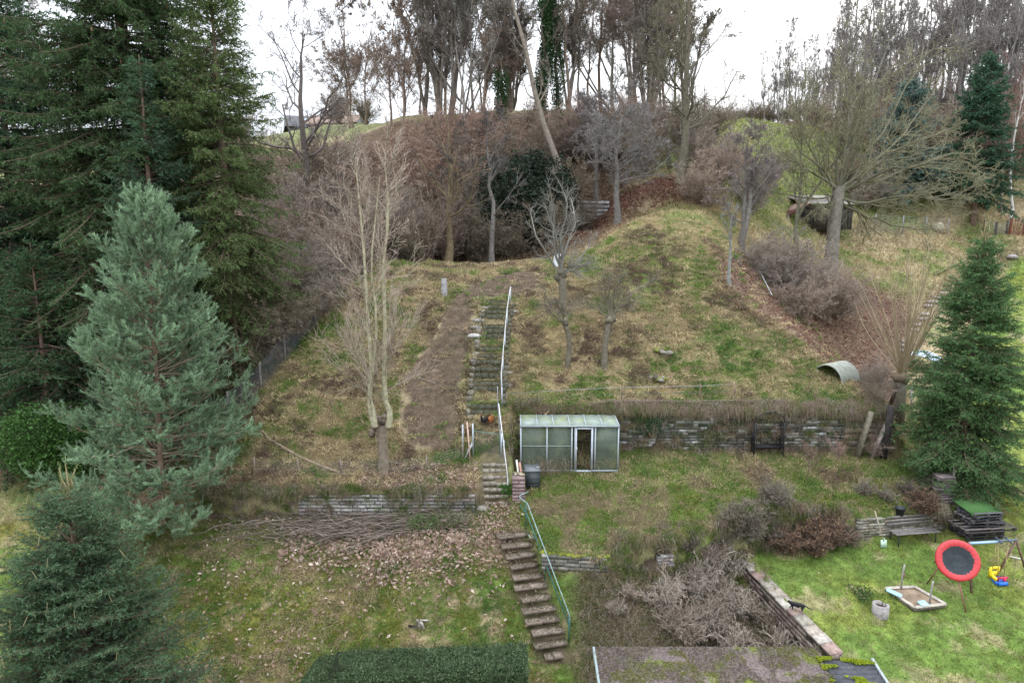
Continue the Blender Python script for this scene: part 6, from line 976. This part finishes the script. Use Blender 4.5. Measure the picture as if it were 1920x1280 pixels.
# swing
e1 = on(1905, 1086); bar0, bar1 = atY(1818, 1018, 20.2), atY(1905, 1013, 20.4); t = thing('swing_frame', 'wooden A-frame swing stand with a blue crossbar cut by the right edge', 'swing frame', gr(bar1[0], bar1[1])); og = np.array(t.location)
a = Acc(); a.beam(bar0 - og, bar0 + (bar1 - bar0) * .62 - og, .09, .06, (.30, .42, .58)); a.beam(bar0 + (bar1 - bar0) * .6 - og + (0, 0, .03), bar1 - og + (.03, 0, .03), .06, .05, (.10, .13, .17)); a.build('crossbar', MP, t)
for f in (.62, .82): c = bar0 + (bar1 - bar0) * f - og; a = Acc(); a.beam(c + (0, -.18, .05), c + (0, .18, .05), .05, .05, (.05, .07, .10)); a.build('bracket', MP, t)
for bx0, tgt in ((bar1, on(1868, 1078)), (bar1, on(1925, 1070)), (bar0, gr(bar0[0] - .35, 21.2)), (bar0, gr(bar0[0] + .1, 19.7))): a = Acc(); a.beam(z(tgt, -.05) - og, bx0 - og + (0, 0, .02), .07, .05, (.20, .13, .10)); a.build('leg', MW, t)
sx0, sx1 = bar0 + (bar1 - bar0) * .58, bar0 + (bar1 - bar0) * .85; sc_ = atY(1872, 1083, 20.25); t = thing('child_swing', 'yellow and blue plastic child swing seat with red bar hanging on ropes', 'swing seat', sc_ - (0, 0, .12), .12); og = np.array(t.location); a = Acc(); MPL = MP
a.box((0, .0, .03), (.44, .36, .10), 0, (.02, .14, .62), taper=.86); a.box((0, -.22, .06), (.36, .12, .10), 0, (.02, .16, .68), taper=.8); a.build('seat', MPL, t); a = Acc()
for dx_, w3 in ((-.15, .08), (.15, .08)): a.box((dx_ - .06, .17, .26), (w3, .05, .40), 0, (.85, .66, .03))
a.box((-.06, .17, .42), (.36, .05, .10), 0, (.85, .66, .03), taper=.85); a.box((-.06, .17, .16), (.36, .05, .22), 0, (.85, .66, .03)); a.box((-.20, .02, .16), (.05, .3, .14), 0, (.85, .66, .03)); a.build('backrest', MPL, t)
a = Acc(); a.box((.06, -.14, .22), (.30, .06, .06), 0, (.62, .03, .10)); a.box((.08, -.17, .14), (.07, .06, .20), 0, (.62, .03, .10)); a.box((-.1, -.1, .16), (.05, .05, .16), 0, (.62, .03, .10)); a.build('safety_bar', MPL, t)
Rz = lambda v: np.array([v[0] * math.cos(-.12) - v[1] * math.sin(-.12), v[0] * math.sin(-.12) + v[1] * math.cos(-.12), v[2]])
for tp_, bt in ((sx0, (-.16, .15, .42)), (sx1, (.2, .0, .12)), (sx0 + (.04, 0, 0), (-.1, -.15, .1))): a = Acc(); a.line([Rz(tp_ - og), bt], .012, 5, (.50, .34, .20)); a.build('rope', MW, t)
pa, pb = on(1893, 1046, .05), on(1922, 1058, .05); a = Acc(); a.line([(0, 0, 0), pb - pa + (0.6, -.12, 0)], .025, 6, (.68, .70, .66)); o = a.build('white_pole', MP); o.location = Vector(pa); tag(o, 'thin white pole lying in the grass behind the swing', 'pole')
# sandbox
cs_ = [on(x, y) for x, y in ((1660, 1108), (1714, 1105), (1771, 1138), (1714, 1147))]; zc = max(c[2] for c in cs_) + .10; cs_ = [np.array([c[0], c[1], zc]) for c in cs_]; t = thing('sandbox', 'low wooden sandbox frame on the lawn filled with brown sand', 'sandbox', (*np.mean(cs_, 0)[:2], zc - .15)); og = np.array(t.location)
for i_ in range(4): a = Acc(); a.beam(cs_[i_] - og, cs_[(i_ + 1) % 4] - og + (0, 0, .004 * i_), .12, .035, (.42, .37, .31)); a.beam(cs_[i_] - og - (0, 0, .09), cs_[(i_ + 1) % 4] - og - (0, 0, .09), .03, .15, (.2, .17, .14)); a.build('board', MW, t)
a = Acc(); c4 = np.array(cs_) - og - (0, 0, .05); g_ = [c4[0] * (1 - u_) * (1 - v_) + c4[1] * u_ * (1 - v_) + c4[2] * u_ * v_ + c4[3] * (1 - u_) * v_ + (0, 0, .03 * vnoise(np.array(u_ * 7), np.array(v_ * 7), 3)) for v_ in np.linspace(.03, .97, 14) for u_ in np.linspace(.03, .97, 14)]; i = (np.arange(13)[:, None] * 14 + np.arange(13)).ravel(); a.add(np.array(g_), np.stack([i, i + 1, i + 15, i + 14], 1), (.22, .16, .11)); a.build('sand', MG, t, True)
for px, py, h, lb in ((1689, 1109, 1.0, 'two-part grey stake at the back edge of the sandbox'), (1742, 1141, .98, 'grey stake at the front edge of the sandbox')):
    p = on(px, py); a = Acc(); a.line([(0, 0, -.1), (.0, 0, h * .62), (.04, 0, h)], .032, 7, (.27, .25, .22)); a.line([(.05, 0, h * .5), (.06, 0, h * .68)], .028, 6, (.25, .12, .09)) if px < 1700 else None; o = a.build('stake', MW, None, True); o.location = Vector(p); tag(o, lb, 'stake', 'stakes at the sandbox')
def toyboat(loc, rz, L_, W_, lb):
    a = Acc(); V = []; 
    for zz_, s_ in ((0, .75), (.07, 1), (.07, .86), (.015, .68)):
        V += [(-L_ / 2 * s_, -W_ / 2 * s_, zz_), (L_ / 2 * s_, -W_ / 2 * s_, zz_), (L_ / 2 * s_, W_ / 2 * s_, zz_), (-L_ / 2 * s_, W_ / 2 * s_, zz_)]
    F = [(0, 1, 2, 3)[::-1]] + [(k * 4 + j, k * 4 + (j + 1) % 4, k * 4 + 4 + (j + 1) % 4, k * 4 + 4 + j) for k in range(3) for j in range(4)] + [(12, 13, 14, 15)]; a.add(V, F, (.34, .58, .66)); o = a.build('toy_tray', MP); o.location = Vector(loc); o.rotation_euler = (.1, .05, rz); tag(o, lb, 'toy tray', 'light blue toy trays in the sandbox')
toyboat(atz(1676, 1113, zc + .03), -.75, .48, .17, 'long light blue toy tray on the left corner of the sandbox'); toyboat(atz(1730, 1133, zc + .0), .3, .30, .24, 'small light blue toy tray in the sand near the front stake')
# planter ring
p = on(1650, 1150); t = thing('planter_ring', 'ribbed crescent-shaped concrete planter half filled with soil on the lawn', 'planter', p); n = 40; a = Acc(); V = []
def cres(q, r): x_, y_ = r * math.cos(q), r * math.sin(q); dd_ = math.hypot(x_ - .30, y_ - .22); lim = .20; k_ = max(0, lim - dd_); return (x_ - k_ * .8, y_ - k_ * .7)
for r, zz_ in ((.25, -.1), (.25, .0), (.255, .34), (.19, .34), (.185, .22)):
    for k in range(n): x_, y_ = cres(k * 2 * math.pi / n, r * (1 + (.02 if (k % 2 and r > .24) else 0))); V.append((x_, y_, zz_))
F = [(s_ * n + k, s_ * n + (k + 1) % n, (s_ + 1) * n + (k + 1) % n, (s_ + 1) * n + k) for s_ in range(4) for k in range(n)]; a.add(V, F, (.30, .27, .255)); a.build('ring', MS, t); a = Acc(); V = [(0, 0, .24)] + [(*cres(k * 2 * math.pi / n, .188), .23) for k in range(n)]; a.add(V, [(0, 1 + k, 1 + (k + 1) % n) for k in range(n)], (.06, .04, .035)); a.build('soil', MG, t)
leafy('green_tuft', 'dark green strawberry-like plant patch left of the planter', on(1622, 1118), .45, .7, .2, 700, .03, (.06, .12, .03), cat='plant patch'); a = Acc(); pc2 = on(1603, 1110)
q = pc2 + np.c_[rng.normal(size=(40, 2)) * .18, rng.uniform(.02, .1, 40)]; a.leaves(q, .05, np.array((.45, .33, .26)) * rng.uniform(.6, 1.2, (40, 1)), 1.); tag(a.build('fallen_leaves', MGR), kind='stuff')
# ------------------------------------------------------------------ animals
def skinned(name, verts, edges, radii, mt, loc, rz, par=None, sub=2):
    me = bpy.data.meshes.new(name); me.from_pydata([tuple(v) for v in verts], edges, []); me.update(); o = bpy.data.objects.new(name, me); COL.objects.link(o); m = o.modifiers.new('skin', 'SKIN'); me.skin_vertices.new() if not me.skin_vertices else None
    for v, r in zip(me.skin_vertices[0].data, radii): v.radius = (r, r) if np.isscalar(r) else r
    me.skin_vertices[0].data[0].use_root = True; s_ = o.modifiers.new('sub', 'SUBSURF'); s_.levels = sub; s_.render_levels = sub
    dg = bpy.context.evaluated_depsgraph_get(); me2 = bpy.data.meshes.new_from_object(o.evaluated_get(dg)); o.modifiers.clear(); o.data = me2; me2.name = name; me2.materials.clear(); me2.materials.append(mt)
    for p_ in me2.polygons: p_.use_smooth = True
    o.location = Vector([float(v) for v in loc]); o.rotation_euler = (0, 0, rz)
    if par: o.parent = par
    return o
cp = atz(1493, 1142, -1.70); mcat = mat('black_fur', (.012, .012, .014), .6, noise=(.2, 30), spec=.3)
vs = [(-.02, 0, .20), (.12, 0, .205), (.19, 0, .20), (-.14, 0, .20), (-.21, 0, .235), (-.26, 0, .265), (-.31, 0, .25),       # 0 belly 1 loin 2 rump 3 chest 4 neck 5 head 6 muzzle
      (-.15, .045, .12), (-.17, .045, .06), (-.19, .045, .012), (-.22, .045, .010), (-.14, -.045, .12), (-.12, -.045, .06), (-.12, -.045, .012), (-.15, -.045, .010),
      (.18, .05, .13), (.15, .05, .085), (.21, .05, .05), (.19, .05, .012), (.18, -.05, .13), (.14, -.05, .085), (.19, -.05, .05), (.16, -.05, .012),
      (.26, 0, .20), (.34, 0, .15), (.42, 0, .12), (.48, 0, .13), (-.262, .03, .315), (-.262, -.03, .315), (-.26, .022, .29), (-.26, -.022, .29)]
es = [(0, 1), (1, 2), (0, 3), (3, 4), (4, 5), (5, 6), (3, 7), (7, 8), (8, 9), (9, 10), (3, 11), (11, 12), (12, 13), (13, 14), (2, 15), (15, 16), (16, 17), (17, 18), (2, 19), (19, 20), (20, 21), (21, 22), (2, 23), (23, 24), (24, 25), (25, 26), (5, 29), (29, 27), (5, 30), (30, 28)]
rd = [.072, .07, .06, .065, .045, .048, .024, .026, .02, .016, .015, .026, .02, .016, .015, .036, .024, .016, .016, .036, .024, .016, .016, .022, .018, .016, .010, .006, .006, .014, .014]
o = skinned('cat', vs, es, rd, mcat, cp, -.75 + .45); tag(o, 'black cat walking left along the slab-topped diagonal wall', 'cat')
a = Acc()
for s_ in (-1, 1): a.ball((-.298, s_ * .024, .275), (.006, .006, .007), (.35, .33, .05), 7, 5)
a.build('eyes', MP, o); a = Acc(); a.ball((-.333, 0, .252), (.007, .008, .006), (.05, .03, .03), 6, 4); a.build('nose', MP, o)
def hen(label, loc, rz, col, tailcol, s=1.):
    t_ = thing('hen', label, 'hen', loc, rz, 'hens behind the wire gate'); mt1 = mat('feathers', col, .8, noise=(.35, 25), bump=.6)
    vs = [(0, 0, .20), (.09, 0, .20), (.14, 0, .27), (.16, 0, .36), (.175, 0, .42), (-.09, 0, .23), (-.16, 0, .30), (-.19, 0, .36), (0, .045, .12), (0, .045, .06), (.01, .045, .01), (.05, .05, .006), (0, -.045, .12), (0, -.045, .06), (.01, -.045, .01), (.05, -.05, .006)]
    es = [(0, 1), (1, 2), (2, 3), (3, 4), (0, 5), (5, 6), (6, 7), (0, 8), (8, 9), (9, 10), (10, 11), (0, 12), (12, 13), (13, 14), (14, 15)]; rd = [.105, .095, .062, .038, .034, .085, .045, .02, .04, .012, .009, .008, .04, .012, .009, .008]
    b_ = skinned('body', [tuple(np.array(v) * s) for v in vs], es, [r * s for r in rd], mt1, (0, 0, 0), 0, t_); a = Acc(); n = 26; a.blades(np.repeat([(-.12 * s, 0, .28 * s)], n, 0) + rng.normal(size=(n, 3)) * .02, nrm(np.c_[-np.abs(rng.normal(size=n)) * .4 - .5, rng.normal(size=n) * .25, rng.uniform(.3, 1, n)]), rng.uniform(.12, .2, n) * s, .04, np.array(tailcol) * rng.uniform(.7, 1.2, (n, 1))); a.build('tail', MF, t_)
    a = Acc(); a.ball((.18 * s, 0, .465 * s), (.03 * s, .008, .022 * s), (.45, .03, .02), 7, 5); a.ball((.20 * s, 0, .395 * s), (.012, .012, .022), (.42, .03, .02), 6, 4); a.build('comb', MP, t_); a = Acc(); a.lathe([(.014 * s, 0), (.001, .04 * s)], (.205 * s, 0, .42 * s), 6, (.45, .33, .12), M=[[0, 0, 1], [0, 1, 0], [-1, 0, 0]]); a.build('beak', MP, t_)
    for sy_ in (-1, 1): a = Acc(); a.ball((-.01, sy_ * .085 * s, .215 * s), (.10 * s, .03 * s, .065 * s), np.array(col) * .8, 8, 6, .05); a.build('wing', MF, t_)
hp1 = on(916, 800); hen('rusty orange-brown hen standing behind the wire gate', hp1 + (.1, .15, 0), -1.2, (.36, .13, .05), (.10, .05, .03), 1.15); hen('black hen standing left of the brown one behind the gate', on(907, 799) + (.02, .05, 0), -2.3, (.022, .02, .02), (.02, .02, .022), 1.1)

# ------------------------------------------------------------------ level the survey frame
from mathutils import Matrix
ASBUILT = ('ground', 'grass', 'dry_grass', 'overhanging_grass', 'fallen_leaves', 'leaf_litter', 'brushwood', 'lawn_grass', 'path_pebbles', 'weeds', 'pit_weeds', 'bank_weeds', 'garden_wall', 'handrail', 'wire_fence', 'wire_gate', 'picket_fence', 'garage', 'hedge', 'trampoline', 'swing_frame', 'child_swing', 'shovel', 'beam', 'post', 'sandbox', 'toy_tray', 'cat', 'bent_pipe', 'pollard_tree', 'pollard_willow', 'fruit_tree', 'spreading_tree', 'leaning_tree', 'pipe', 'fallen_pole', 'stick', 'timber', 'log', 'white_pole', 'edging_wall', 'trellis', 'rubble_pile', 'green_mat')
def settle():
    c = Vector((0, 0, CAMZ)); Rx = Matrix.Rotation(TILT, 3, 'X')
    for ob in list(COL.objects):
        if ob.parent or ob.type in ('CAMERA', 'LIGHT'): continue
        ob.location = c + Rx @ (ob.location - c)
        if ob.name.split('.')[0] in ASBUILT: ob.rotation_euler = (Rx @ ob.rotation_euler.to_matrix()).to_euler()
settle()
